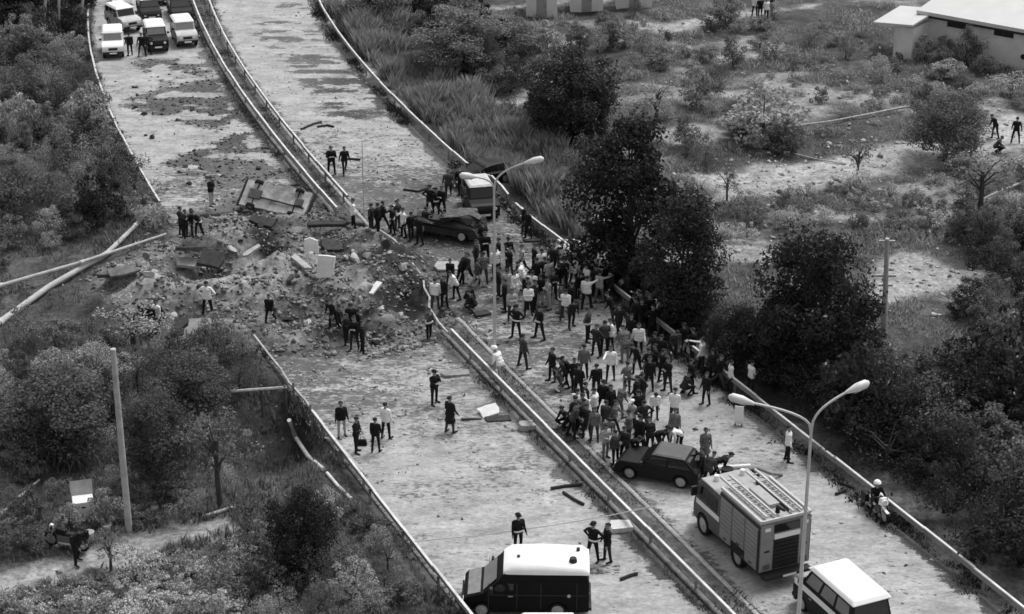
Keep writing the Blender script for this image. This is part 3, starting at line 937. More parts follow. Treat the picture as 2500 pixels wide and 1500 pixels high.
# fire engine
FD = Vector((-.41, .912, 0)).normalized()
FR = Vector((FD.y, -FD.x, 0))
rearmid = (Vector((9.49, 64.62, 0)) + Vector((11.68, 65.68, 0))) / 2
fe_c = rearmid + FD * 2.9 - FR * .02
fe = empty('fire_engine', fe_c, math.atan2(-FD.x, FD.y))
tag(fe, 'fire engine with grey shuttered box body and ladders on its roof', 'fire engine')
red = gm('fire engine paint', .075, .45, .2, 2, 0, 0, .5)
shut = gm('aluminium roller shutter', .27, .5, .12, 3, .1, .15)
deck = gm('pale chequer plate roof', .36, .6, .15, 4, .2)
L0 = -2.85
MB().box(-1.13, 1.13, L0 + .05, .25, .62, 2.72).build('box_body', gm('grey box body', .17, .5, .15, 2), fe, bevel=.03)
MB().box(-1.0, 1.0, L0 + .2, 2.7, .42, .60).build('chassis', trim, fe)
for x in (-1, 1):
    for k in range(3):
        y0 = L0 + .22 + k * .98
        sr = MB().box(x * 1.131 - (.02 if x < 0 else 0), x * 1.131 + (.02 if x > 0 else 0), y0, y0 + .86, 1.05 if k == 1 else .72, 2.52)
        so = sr.build('roller_shutter', shut, fe)
        sl = MB()
        for q_ in range(7):
            zz = 1.2 + q_ * .19
            sl.box(x * 1.156 - .004, x * 1.156 + .004, y0 + .02, y0 + .84, zz - .012, zz + .012)
        sl.build('slat_joint', gm('shutter joint', .16), so)
        MB().box(x * 1.16 - .012, x * 1.16 + .012, y0 + .32, y0 + .54, 1.08 if k == 1 else .8, 1.12 if k == 1 else .84).build('handle', trim, so)
    MB().box(x * 1.14 - .02, x * 1.14 + .02, L0 + .06, .24, 2.56, 2.66).build('side_stripe', trim, fe)
    MB().box(x * 1.14 - .015, x * 1.14 + .015, L0 + .06, L0 + .17, .65, 2.5).build('corner_post', trim, fe)
# roof with gunwale, ladders, hatches
MB().box(-1.1, 1.1, L0 + .08, .22, 2.722, 2.78).build('roof_deck', deck, fe)
for x in (-1, 1):
    MB().box(x * 1.09 - .05, x * 1.09 + .05, L0 + .05, .25, 2.783, 2.90).build('gunwale', gm('dull white', .5, .6, .15, 3), fe)
MB().box(-1.03, 1.03, L0 + .05, L0 + .13, 2.783, 2.88).build('gunwale', gm('dull white', .5, .6, .15, 3), fe)
for (xc, z0) in ((-.55, 2.86), (.62, 2.86)):
    ld = empty('ladder', (0, 0, 0)); ld.parent = fe
    for s in (-.2, .2):
        MB().box(xc + s - .035, xc + s + .035, L0 + .25, .95, z0, z0 + .09).build('rail', gm('dull white', .5), ld)
    for k in range(11):
        MB().box(xc - .165, xc + .165, L0 + .42 + k * .3, L0 + .47 + k * .3, z0 + .02, z0 + .06).build('rung', deck, ld)
MB().box(-.2, .28, L0 + 1.0, -.3, 2.783, 2.94).build('roof_locker', deck, fe, bevel=.02)
MB().box(.36, .40, L0 + .5, .1, 2.783, 2.90).build('hose_trough', darkm, fe)
MB().tube([(-.05, L0 + .62, 2.783), (-.05, L0 + .62, 3.02), (-.05, L0 + .15, 3.1)], [.1, .08, .05], 10).build('water_cannon', darkp, fe, smooth=40)
for x in (.02, .95):
    pass
# rear
MB().box(-1.10, -.55, L0 + .02, L0 + .048, .66, 2.66).build('rear_locker', shut, fe)
MB().box(.62, 1.10, L0 + .02, L0 + .048, .66, 2.66).build('rear_locker', shut, fe)
MB().box(-.50, .58, L0 - .005, L0 + .047, 2.30, 2.62).build('rear_window', glass, fe)
MB().box(-.52, .62, L0 - .03, L0 + .047, 2.02, 2.22).build('rear_panel', whitep, fe)
po = MB().box(-.50, .58, L0 + .0, L0 + .047, .7, 2.0).build('pump_bay', darkm, fe)
for k in range(6):
    MB().box(-.48, .56, L0 - .02, L0 - .003, .95 + k * .17, .98 + k * .17).build('pump_pipe', darkp, po)
for x in (-.82, .86):
    MB().box(x - .14, x + .14, L0 - .01, L0 + .018, .75, .95).build('tail_light', redl, fe)
    MB().box(x - .1, x + .1, L0 - .012, L0 + .018, 1.5, 1.56).build('locker_handle', trim, fe)
    MB().box(x - .12, x + .12, L0 - .01, L0 + .018, 2.42, 2.54).build('warning_lamp', chrome, fe)
MB().box(-1.05, 1.05, L0 - .35, L0 + .0, .45, .58).build('rear_step', trim, fe)
MB().box(-.25, .35, L0 - .36, L0 - .353, .47, .56).build('number_plate', whitep, fe)
# cab
cabp = [(.33, .55), (.33, 2.30), (.42, 2.38), (1.85, 2.38), (2.02, 2.30), (2.32, 1.45), (2.42, 1.1), (2.42, .55)]
cabp += [(2.1, .55)] + arc(1.62, .50, .50) + [(1.1, .55)]
MB().prism(cabp, -1.08, 1.08).build('cab', red, fe, bevel=.05)
MB().box(-1.07, 1.07, .38, 1.92, 2.383, 2.46).build('cab_roof', deck, fe, bevel=.03)
face_panes('windscreen', [(1.05, 2.335, 1.45), (-1.05, 2.335, 1.45), (-1.0, 2.03, 2.3), (1.0, 2.03, 2.3)], (1,), glass, fe, .04, .05)
for x in (-1, 1):
    face_panes('cab_window', [(x * 1.081, .5, 1.5), (x * 1.081, 2.05, 1.5), (x * 1.081, 1.85, 2.2), (x * 1.081, .5, 2.2)][::x], (1, 1.1), glass, fe, .03, .05)
    MB().box(x * 1.085 - .008, x * 1.085 + .008, .36, 2.2, 1.22, 1.44).build('white_band', whitep, fe)
    wheel(fe, x * .97, 1.62, .46, .28); wheel(fe, x * .95, -1.13, .46, .34)
    MB().tube([(x * .8, 2.425, .85), (x * .8, 2.45, .85)], .11, 12).build('headlight', chrome, fe)
    MB().box(x * 1.24 - .12, x * 1.24 + .12, 2.1, 2.2, 1.6, 2.0).build('mirror', trim, fe)
    MB().box(x * 1.1 - .03, x * 1.1 + .03, -1.75, -.5, .58, 1.02).build('wheel_arch', trim, fe)
    MB().tube([(x * .6, 1.5, 2.463), (x * .6, 1.5, 2.68)], [.12, .10], 12).build('beacon', chrome, fe)
MB().box(-1.1, 1.1, 2.40, 2.55, .42, .68).build('bumper', whitep, fe, bevel=.03)

# minibus with white roof and white waist band
mc = Vector((12.2, 62.45, 0))
mbus = empty('minibus', mc, math.atan2(-FD.x, FD.y))
tag(mbus, 'dark minibus with broad white roof and white waist band behind the fire engine', 'minibus')
h, w2 = 2.2, .9
hf = 1.72
prof = [(-h, .35), (-h, 1.30), (1.15, 1.30), (1.6, 1.12), (hf, .9), (hf, .34), (hf - .08, .26)]
prof += [(1.1 + .42, .24)] + arc(1.1, .38, .32) + [(1.1 - .42, .24), (-1.2 + .42, .24)] + arc(-1.2, .38, .32) + [(-1.2 - .42, .24), (-h + .05, .26)]
MB().prism(prof, -w2, w2).build('body', darkp, mbus, bevel=.045)
a = [Vector(p) for p in [(-w2 + .02, -h + .03, 1.28), (w2 - .02, -h + .03, 1.28), (w2 - .02, 1.15, 1.28), (-w2 + .02, 1.15, 1.28), (-w2 + .14, -h + .18, 2.0), (w2 - .14, -h + .18, 2.0), (w2 - .14, .72, 2.0), (-w2 + .14, .72, 2.0)]]
MB().hexa(a).build('cabin', darkp, mbus, bevel=.03)
face_panes('windscreen', [a[2], a[3], a[7], a[6]], (1,), glass, mbus, .06, .1)
face_panes('rear_window', [a[0], a[1], a[5], a[4]], (1,), glass, mbus, .06, .1)
face_panes('side_window', [a[1], a[2], a[6], a[5]], (1, 1, 1), glass_pale, mbus, .06, .16)
face_panes('side_window', [a[3], a[0], a[4], a[7]], (1, 1, 1), glass_pale, mbus, .06, .16)
MB().hexa([(-w2 + .04, -h + .02, 2.003), (w2 - .04, -h + .02, 2.003), (w2 - .04, .9, 2.003), (-w2 + .04, .9, 2.003), (-w2 + .16, -h + .2, 2.17), (w2 - .16, -h + .2, 2.17), (w2 - .16, .62, 2.17), (-w2 + .16, .62, 2.17)]).build('roof', whitep, mbus, bevel=.05)
for x in (-1, 1):
    MB().box(x * (w2 + .006) - .006, x * (w2 + .006) + .006, -h + .05, 1.6, .98, 1.22).build('waist_band', whitep, mbus)
    wheel(mbus, x * (w2 - .12), 1.1, .32, .2); wheel(mbus, x * (w2 - .12), -1.2, .32, .2)
    MB().tube([(x * .62, hf + .003, .72), (x * .62, hf + .03, .72)], .1, 12).build('headlight', chrome, mbus)
    MB().box(x * .76 - .07, x * .76 + .07, -h - .02, -h - .003, .7, 1.0).build('tail_light', redl, mbus)
    MB().box(x * (w2 + .12) - .09, x * (w2 + .12) + .09, 1.0, 1.1, 1.3, 1.5).build('mirror', trim, mbus)
    MB().box(x * (w2 + .02) - .012, x * (w2 + .02) + .012, .4, .56, .86, .89).build('door_handle', rimm, mbus)
MB().box(-w2 + .03, w2 - .03, -h - .1, -h + .02, .32, .46).build('bumper', trim, mbus, bevel=.03)
MB().box(-w2 + .03, w2 - .03, hf - .02, hf + .1, .32, .48).build('bumper', trim, mbus, bevel=.03)

# the other vehicles standing on their wheels
p = (Vector((5.02, 73.88, 0)) + Vector((7.83, 72.79, 0))) / 2
hb = car('hatchback', (p.x - .05, p.y + .45, 0), heading(7.83, 72.79, 5.02, 73.88), 'dark hatchback in front of the fire engine with people crowded behind it', 'car', None, L=3.7, Wd=1.6, H=1.38, hood=1.05, hoodz=.86, nose=.66, tail=.12, tailz=.85, ws=.6, rs=.55, body=darkp, roofmat=gm('dusty dark roof', .10, .6, .2, 2))
wc = car('car', (.75, 60.15, 0), RAD(90), 'white car roof beside the black van, body hidden below', 'car', None, L=4.1, Wd=1.6, H=1.42, body=whitep)
GP = 'vehicles parked across the road beyond the crater'
def at(px, py):
    q = G(px, py); return (q.x, q.y, 0)
face = math.pi + RAD(11)
def front_at(px, py, rz, half):
    q = G(px, py); return (q.x + math.sin(rz) * half, q.y - math.cos(rz) * half, 0)
jeep_kw = dict(L=3.6, Wd=1.55, H=1.78, belt=1.12, hood=1.05, hoodz=1.08, nose=.95, tail=.05, tailz=1.12, ws=.3, rs=.08, body=darkp, roofmat=whitep, roofh=.14, wr=.36, clear=.34, taper=.07, roof_over=.04, cols=(1, 1, 1))
def park(name, px, py, da, label, cat, **kw):
    rz = face + da
    return car(name, front_at(px, py, rz, kw['L'] / 2), rz, label, cat, GP, **kw)
park('jeep', 278, 146, 0, 'white off-roader with pale grille parked closest to the guardrail', 'off-roader', gl=glass_pale, **{**jeep_kw, 'body': whitep})
park('jeep', 388, 131, .08, 'off-roader with white roof and dark front standing behind two people', 'off-roader', gl=glass_pale, **jeep_kw)
park('jeep', 460, 118, .12, 'white roofed off-roader with pale windscreen parked closest to the reservation', 'off-roader', gl=glass_pale, **{**jeep_kw, 'body': dustp})
park('jeep', 326, 82, .4, 'turned white off-roader parked in the second row', 'off-roader', **{**jeep_kw, 'body': dustp})
car_kw = dict(L=3.8, Wd=1.58, H=1.38)
park('car', 372, 54, .1, 'dark car with pale roof in the back row of parked vehicles', 'car', roofmat=whitep, **car_kw)
park('car', 447, 54, .1, 'dark car in the back row of parked vehicles, beside the reservation', 'car', **car_kw)
park('car', 300, 28, .05, 'pale car behind the turned off-roader', 'car', body=dustp, **car_kw)
park('car', 410, 14, .05, 'grey car at the very back between two dark cars', 'car', body=greyp, **car_kw)
# crashed cars at the crater
c1 = car('car', (*G(1178, 445)[:2], .0), RAD(118), 'dark crashed car pushed against the bent guardrail', 'car', 'crashed cars', L=3.9, Wd=1.6, H=1.36)
c2 = car('off_roader', (*G(1172, 515)[:2], .0), RAD(192), 'dark vehicle with a pale dusty roof below the bent guardrail', 'off-roader', 'crashed cars', L=3.5, Wd=1.7, H=1.75, belt=1.05, hood=.9, hoodz=1.0, nose=.9, tail=.06, tailz=1.05, ws=.35, rs=.1, roofmat=dustp, roofh=.12, wr=.33, clear=.25)
c3 = car('car', (*G(1090, 578)[:2], .1), RAD(70), 'dark wrecked car crushed and dusty among the crowd', 'car', 'crashed cars', L=4.0, Wd=1.75, H=1.75, belt=1.05, hoodz=.95, nose=.8, roofmat=gm('burnt roof', .09, .8, .5, 3, .3), body=gm('burnt paint', .03, .7, .5, 3, .3))
def crush(root, amt, seed, flat=0.0):
    for ch in root.children:
        if ch.type == 'MESH' and ch.name.split('.')[0] in ('cabin', 'roof', 'body', 'windscreen', 'side_window', 'rear_window'):
            me = ch.data
            if ch.name.startswith(('body', 'cabin', 'roof')):
                bm = bmesh.new(); bm.from_mesh(me)
                bmesh.ops.subdivide_edges(bm, edges=bm.edges, cuts=3, use_grid_fill=True)
                bm.to_mesh(me); bm.free()
            for v in me.vertices:
                x, y, z = v.co
                a = float(fbm(x * 1.3 + seed, y * 1.3 + z, seed, 3)); b_ = float(fbm(y * 1.4 - seed, z * 1.7 + x, seed + 5, 3))
                k = max(0, z - .5)
                v.co.x += amt * a * (.4 + k); v.co.y += amt * b_ * (.4 + k); v.co.z += amt * (a + b_) * .4 * (k > .1) - flat * k
crush(c3, .85, 3, .15); crush(c1, .2, 9, .1)
c3.rotation_euler = (RAD(4), RAD(9), c3.rotation_euler.z)
# overturned pale car: on its roof, wheels up
c4 = car('car', (*G(672, 520)[:2], 1.28), RAD(62), 'pale overturned car with its wheels in the air at the crater edge', 'car', 'crashed cars', L=4.3, Wd=1.75, H=1.34, body=gm('earth covered paint', .34, .9, .6, 1.6, .5), roofmat=dustp, wr=.29)
for ch in c4.children:
    if ch.name.startswith('underbody'):
        ch.data.materials.clear(); ch.data.materials.append(gm('dusty floor pan', .40, .95, .55, 1.8, .5))
        ch.scale = (1.28, 1.08, 1.12)
MB().tube([(.25, -1.9, .2), (.22, -.6, .14), (.15, .9, .16)], .05, 8).build('exhaust', trim, c4, smooth=50)
MB().box(-.25, .2, -1.75, -1.25, .1, .3).build('fuel_tank', gm('burnt roof', .09), c4, bevel=.04)
for yy in (1.29, -1.29):
    MB().tube([(-.75, yy, .24), (.75, yy, .24)], .05, 8).build('axle', trim, c4)
MB().box(-.3, .3, .9, 1.7, .12, .3).build('engine_sump', gm('burnt roof', .09), c4, bevel=.04)
crush(c4, .9, 15, .35)
c4.rotation_euler = (RAD(-6), RAD(138), RAD(66))
def settle(root, sink):
    bpy.context.view_layer.update()
    z = min((ch.matrix_world @ v.co).z for ch in root.children if ch.type == 'MESH' for v in ch.data.vertices)
    root.location.z += max(float(ground_z(root.location.x, root.location.y)), 0) - sink - z
settle(c4, .75); settle(c3, .12)

# ------------------------------------------------------------------ people
SK, TOP, BOT, SHOE = 0, 1, 2, 3
def hull_caps(bm, balls):
    """convex hull over spheres: a rounded, tapered body part"""
    t = bmesh.new()
    for (c, r) in balls:
        bmesh.ops.create_icosphere(t, subdivisions=2, radius=r, matrix=Matrix.Translation(c))
    res = bmesh.ops.convex_hull(t, input=t.verts)
    bmesh.ops.delete(t, geom=[v for v in t.verts if not v.link_faces], context='VERTS')
    bad = [g for g in res['geom_interior'] if isinstance(g, bmesh.types.BMVert) and g.is_valid]
    if bad:
        bmesh.ops.delete(t, geom=bad, context='VERTS')
    me = bpy.data.meshes.new('t'); t.to_mesh(me); t.free()
    bm.from_mesh(me); bpy.data.meshes.remove(me)

def make_pose(lean=0, head=0, legs=((4, 4, 3), (-4, 4, 3)), arms=((5, 8, 15, 0), (5, 8, 15, 0)), coat=False, skirt=False, turn=0):
    """one continuous body facing -Y, feet on z = 0; returns mesh, headgear frame, waist frame"""
    la = RAD(lean)
    def rt(v):
        x, y, z = v
        return Vector((x, y * math.cos(la) - z * math.sin(la), y * math.sin(la) + z * math.cos(la)))
    parts = []                                   # (a, b, ra, rb, region)
    def cap(a, b, ra, rb, reg):
        parts.append((Vector(a), Vector(b), ra, rb, reg))
    ank = []
    for s, (t, sp, k) in zip((-1, 1), legs):
        t, sp, k = RAD(t), RAD(sp), RAD(k)
        d = lambda a, q: Vector((s * math.sin(q), -math.sin(a) * math.cos(q), -math.cos(a) * math.cos(q)))
        hip = Vector((s * .095, 0, 0)); kn = hip + d(t, sp) * .43; an = kn + d(t - k, sp * .6) * .41
        cap(hip, kn, .088, .062, BOT); cap(kn, an, .062, .048, BOT)
        heel = an + Vector((0, .035, -.05)); toe = an + Vector((s * .03, -.17, -.058))
        cap(heel, toe, .042, .036, SHOE)
        ank.append(an)
    # trunk
    cap((-.075, 0, .0), (.075, 0, .0), .115, .115, BOT)
    hem = -.06 if not coat else 0
    trunk = [[rt((-.08, 0, .06)), .115, rt((.08, 0, .06)), .115], [rt((-.07, 0, .22)), .112, rt((.07, 0, .22)), .112], [rt((-.095, 0, .38)), .12, rt((.095, 0, .38)), .12], [rt((-.15, .0, .46)), .07, rt((.15, 0, .46)), .07]]
    for (a, ra, b, rb) in trunk:
        cap(a, b, ra, rb, TOP)
    cap(rt((0, 0, .1)), rt((0, 0, .42)), .12, .11, TOP)
    if coat:
        cap((-.08, .0, -.05), (.08, .0, -.05), .14, .14, TOP)
        cap((-.09, -.01, -.34), (.09, -.01, -.34), .155, .155, TOP)
        cap((0, 0, -.05), (0, -.01, -.36), .17, .18, TOP)
    else:
        cap((-.08, 0, -.02), (.08, 0, -.02), .122, .122, TOP)
    nk = rt((0, 0, .50)); ha = RAD(lean * .5 + head)
    hd = nk + Vector((0, -math.sin(ha), math.cos(ha))) * .19
    cap(nk - Vector((0, 0, .02)), nk.lerp(hd, .6), .056, .052, SK)
    fu = Vector((0, -math.cos(ha), -math.sin(ha))); hu = Vector((0, -math.sin(ha), math.cos(ha)))
    cap(hd + hu * .03 + fu * -.01, hd - hu * .045 + fu * .02, .092, .07, SK)
    cap(hd + fu * .085 + hu * .005, hd + fu * .105 - hu * .02, .014, .018, SK)       # nose
    for s in (-1, 1):
        cap(hd + Vector((s * .085, .0, 0)) + hu * .01, hd + Vector((s * .088, 0, 0)) - hu * .02, .018, .014, SK)
    for s, (t, sp, e, inw) in zip((-1, 1), arms):
        t, sp, e, inw = RAD(t), RAD(sp), RAD(e), RAD(inw)
        d = lambda a, q: rt((s * math.sin(q), -math.sin(a) * math.cos(q), -math.cos(a) * math.cos(q)))
        sh = rt((s * .185, 0, .45)); el = sh + d(t, sp) * .285
        fd = d(t + e, sp - inw); wr = el + fd * .245
        cap(sh, el, .062, .048, TOP); cap(el, wr, .048, .036, TOP)
        pm = wr + fd * .085
        cap(wr, pm, .03, .034, SK)
        side = Vector((0, -1, 0)) if abs(fd.y) < .7 else Vector((-s, 0, 0))
        side = (side - fd * side.dot(fd)).normalized()
        pal = fd.cross(side).normalized() * (-s)
        for k, ln in enumerate((.062, .072, .068, .052)):
            b0 = pm + side * (.027 - .018 * k)
            m_ = b0 + fd * ln * .55 + pal * .006; tp = m_ + fd * ln * .4 + pal * .022
            cap(b0, m_, .0105, .010, SK); cap(m_, tp, .010, .0085, SK)
        b0 = wr + fd * .03 + side * .028
        m_ = b0 + side * .03 + fd * .03; tp = m_ + fd * .03 + pal * .006
        cap(b0, m_, .012, .011, SK); cap(m_, tp, .011, .009, SK)
    # ground the figure
    zmin = min(min(p[0].z - p[2], p[1].z - p[3]) for p in parts)
    lift = Vector((0, 0, -zmin))
    parts = [(a + lift, b + lift, ra, rb, r) for a, b, ra, rb, r in parts]
    hd = hd + lift
    bm = bmesh.new()
    for (a, b, ra, rb, r) in parts:
        hull_caps(bm, [(a, ra), (b, rb)])
    me = bpy.data.meshes.new('person'); bm.to_mesh(me); bm.free()
    o = bpy.data.objects.new('tmp', me); C.objects.link(o)
    md_ = o.modifiers.new('r', 'REMESH'); md_.mode = 'VOXEL'; md_.voxel_size = .0125
    sm = o.modifiers.new('s', 'SMOOTH'); sm.iterations = 2; sm.factor = .5
    dg = bpy.context.evaluated_depsgraph_get()
    out = bpy.data.meshes.new_from_object(o.evaluated_get(dg))
    out.name = 'person'
    bpy.data.objects.remove(o); bpy.data.meshes.remove(me)
    n = len(out.polygons)
    cen = np.zeros(n * 3); out.polygons.foreach_get('center', cen); cen = cen.reshape(-1, 3)
    best = np.full(n, 1e9); reg = np.zeros(n, np.int32)
    for (a, b, ra, rb, r) in parts:
        A_ = np.array(a); E_ = np.array(b) - A_
        t = np.clip(((cen - A_) @ E_) / (E_ @ E_ + 1e-9), 0, 1)
        dd = np.linalg.norm(cen - A_ - t[:, None] * E_, axis=1) - (ra + (rb - ra) * t)
        k = dd < best; best[k] = dd[k]; reg[k] = r
    for s in (-1, 1):                            # eyes and mouth
        ep = np.array(hd + fu * .085 + hu * .02 + Vector((s * .033, 0, 0)))
        reg[np.linalg.norm(cen - ep, axis=1) < .017] = SHOE
    mp_ = np.array(hd + fu * .08 - hu * .055)
    q_ = (cen - mp_) / np.array([.026, .03, .011]); reg[(q_ ** 2).sum(1) < 1] = SHOE
    out.materials.clear()
    for k in range(4):
        out.materials.append(None)
    out.polygons.foreach_set('material_index', reg)
    out.shade_smooth()
    return out, (hd, fu, hu), (rt((0, 0, .04)) + lift, la)

POSES = {
    'standing': dict(),
    'standing with hands clasped': dict(arms=((12, 6, 70, 55), (12, 6, 75, 55)), head=12),
    'standing with hands on hips': dict(arms=((-15, 42, 30, 95), (-15, 42, 30, 95)), legs=((2, 8, 2), (-2, 8, 2))),
    'walking': dict(legs=((24, 3, 8), (-18, 3, 22)), arms=((-22, 8, 15, 0), (24, 8, 25, 0)), lean=4),
    'standing with legs apart': dict(legs=((3, 12, 0), (-4, 11, 4)), arms=((0, 18, 15, 10), (6, 14, 25, 10))),
    'bending over': dict(lean=62, legs=((22, 6, 28), (8, 6, 30)), arms=((50, 8, 20, 5), (45, 8, 25, 5)), head=0),
    'crouching': dict(lean=28, legs=((85, 12, 130), (70, 10, 125)), arms=((45, 10, 40, 20), (40, 10, 40, 20)), head=10),
    'pointing with one arm': dict(arms=((82, 12, 8, 0), (5, 8, 20, 0)), legs=((10, 5, 4), (-8, 5, 6))),
    'holding a hand to the head': dict(arms=((55, 15, 118, 30), (5, 8, 20, 0)), head=6),
    'standing with folded arms': dict(arms=((22, 8, 82, 75), (22, 8, 80, 75)), legs=((4, 6, 2), (-4, 6, 2))),
    'standing in a long coat': dict(coat=True, arms=((8, 10, 25, 10), (4, 10, 25, 10))),
    'stooping to look': dict(lean=24, head=22, arms=((20, 8, 40, 20), (18, 8, 40, 20)), legs=((10, 5, 10), (-6, 5, 10))),
    'riding': dict(lean=14, legs=((72, 20, 80), (72, 20, 80)), arms=((48, 14, 25, 6), (48, 14, 25, 6)), head=-4),
}
PM = {k: make_pose(**v) for k, v in POSES.items()}
skin = gm('skin', .26, .6, .15, 8)
CL = {'black': gm('black cloth', .010, .9, .4, 6, .5), 'dark': gm('dark cloth', .025, .9, .4, 6, .5), 'charcoal': gm('charcoal cloth', .055, .9, .3, 6, .5),
      'grey': gm('grey cloth', .15, .9, .3, 6, .5), 'pale grey': gm('pale grey cloth', .38, .9, .2, 6, .5), 'white': gm('white cloth', .82, .9, .08, 6, .4)}
shoe = gm('shoe leather', .012, .5, .3, 8)
hairm = gm('dark hair', .012, .7, .4, 20)
HEAD = {}
def headgear(pose, kind):
    key = (pose, kind)
    if key in HEAD:
        return HEAD[key]
    hd, fu, hu = PM[pose][1]
    bm = bmesh.new()
    R = Matrix((Vector((1, 0, 0)), -fu, hu)).transposed().to_4x4()
    T = Matrix.Translation(hd)
    r = {'hair': (.099, .108, .10), 'cap': (.108, .118, .085), 'helmet': (.145, .16, .15)}[kind]
    z0 = {'hair': .035, 'cap': .055, 'helmet': .03}[kind]
    bmesh.ops.create_icosphere(bm, subdivisions=3, radius=1)
    for v in bm.verts:
        x, y, z = v.co
        if kind == 'hair':
            lim = -.15 if y > .1 else .35 + (-y) * .1
        elif kind == 'cap':
            lim = 0
        else:
            lim = -.35 if y > -.35 else .25
        z = max(z, lim)
        v.co = (x * r[0], y * r[1] + (.012 if kind != 'helmet' else .01), z * r[2] + z0)
    if kind == 'cap':
        g = bmesh.new()
        n = 10
        a = [(math.cos(math.pi * k / n) * .1, -.09 - math.sin(math.pi * k / n) * .085, .05) for k in range(n + 1)]
        vs_ = [bm.verts.new(p) for p in a]; vt = [bm.verts.new((p[0], p[1], p[2] + .012)) for p in a]
        bm.faces.new(vs_); bm.faces.new(vt[::-1])
        for k in range(n + 1):
            bm.faces.new((vs_[k], vs_[(k + 1) % (n + 1)], vt[(k + 1) % (n + 1)], vt[k]))
        g.free()
    bmesh.ops.transform(bm, matrix=T @ R, verts=bm.verts)
    bmesh.ops.recalc_face_normals(bm, faces=bm.faces)
    me = bpy.data.meshes.new(kind); bm.to_mesh(me); bm.free(); me.shade_smooth()
    me.materials.append(None)
    HEAD[key] = me
    return me
BELT = {}
def belt_mesh(pose, strap):
    if (pose, strap) in BELT:
        return BELT[(pose, strap)]
    c, la = PM[pose][2]
    mb = MB(); n = 20
    def ring(c, rx, ry, z0, z1):
        v = []; f = []
        for k in range(n):
            a = 2 * math.pi * k / n
            for rr, z in ((1, z0), (1, z1), (.9, z1), (.9, z0)):
                v.append((rx * rr * math.cos(a), ry * rr * math.sin(a), z))
        for k in range(n):
            j = (k + 1) % n
            for q in range(4):
                f.append((k * 4 + q, j * 4 + q, j * 4 + (q + 1) % 4, k * 4 + (q + 1) % 4))
        return v, f
    v, f = ring(None, .212, .137, -.035, .035)
    mb.add([(x + c.x, y + c.y, z + c.z) for x, y, z in v], f)
    if strap:
        v, f = ring(None, .145, .30, -.03, .03)
        R = Matrix.Rotation(RAD(-38), 4, 'Y') @ Matrix.Rotation(RAD(90), 4, 'X')
        v = [(Matrix.Rotation(RAD(38), 4, 'Y') @ Vector((x * 1.0, z, y))) for x, y, z in v]
        mb.add([(p.x * 1.0 + c.x, p.y * 5.0 * 0 + (-.145 if False else p.y) + c.y, p.z + c.z + .2) for p in v], f)
    me = mb.mesh('belt'); me.materials.append(None)
    BELT[(pose, strap)] = me
    return me

NP = [0]
SHORT = {'standing': 'standing', 'standing with hands clasped': 'hands clasped', 'standing with hands on hips': 'hands on hips', 'walking': 'walking', 'standing with legs apart': 'legs apart',
         'bending over': 'bending over', 'crouching': 'crouching', 'pointing with one arm': 'pointing', 'holding a hand to the head': 'hand to head', 'standing with folded arms': 'arms folded',
         'standing in a long coat': 'standing', 'stooping to look': 'stooping', 'riding': 'riding'}
TAKEN = set()
def person(px, py, top, bot, pose='standing', face=None, hat='hair', hatc=None, place='', size=None, strap=False, belt=None, loc=None, garment=None, group=None, label=None, coat_ok=True):
    me, hf, wf = PM[pose]
    k = NP[0]; NP[0] += 1
    o = bpy.data.objects.new('person', me); C.objects.link(o)
    p = Vector(loc) if loc is not None else W(px, py)
    o.location = p
    r_ = random.Random(k * 7 + 3)
    o.rotation_euler = (0, 0, face if face is not None else r_.uniform(-math.pi, math.pi))
    sz = size or r_.uniform(.95, 1.06)
    o.scale = (sz * r_.uniform(1.04, 1.22), sz * r_.uniform(1.05, 1.25), sz)
    ms = [skin, CL[top], CL[bot], shoe]
    for i, s in enumerate(o.material_slots):
        s.link = 'OBJECT'; s.material = ms[i]
    hc = bpy.data.objects.new(hat, headgear(pose, hat)); C.objects.link(hc); hc.parent = o
    hc.material_slots[0].link = 'OBJECT'
    hc.material_slots[0].material = hatc or (hairm if hat == 'hair' else CL['black'])
    if belt:
        bo = bpy.data.objects.new('belt', belt_mesh(pose, strap)); C.objects.link(bo); bo.parent = o
        bo.material_slots[0].link = 'OBJECT'; bo.material_slots[0].material = CL['white']
    g = garment or ('coat' if pose == 'standing in a long coat' else ('shirt' if top in ('white', 'pale grey') else 'jacket'))
    po = pose
    if label is None:
        if pose == 'standing in a long coat':
            label = f'person in long {top} coat standing {place}'
        else:
            sp = SHORT[pose]
            extra = {'hair': '', 'cap': ', cap', 'helmet': ', helmet'}[hat] + (' and white belt' if belt else '')
            base_ = f'person in {top} clothes' if top == bot else f'person in {top} {g}, {bot} trousers'
            label = f'{base_}{extra}, {sp} {place}'
            if len(label.split()) > 16:
                label = f'{base_}, {sp} {place}'
    tag(o, label, 'person', group or ('people ' + place))
    return o
PL = list(POSES)
STD = ['standing', 'standing with hands clasped', 'standing with hands on hips', 'walking', 'pointing with one arm', 'standing with folded arms', 'holding a hand to the head', 'stooping to look']
def crowd(lst, place):
    for i, t in enumerate(lst):
        px, py, top, bot = t[:4]
        kw = dict(t[4]) if len(t) > 4 else {}
        pose = kw.pop('pose', None)
        if pose is None:                      # look-alikes in one crowd take different stances
            for q in range(len(STD)):
                pose = STD[(px * 7 + py * 3 + i + q) % len(STD)]
                if (top, bot, pose, place) not in TAKEN:
                    break
        TAKEN.add((top, bot, pose, place))
        person(px, py, top, bot, pose, place=place, **kw)
K_, D_, H_, Y_, P_, W_ = 'black', 'dark', 'charcoal', 'grey', 'pale grey', 'white'
cop = dict(hat='cap', belt=True)
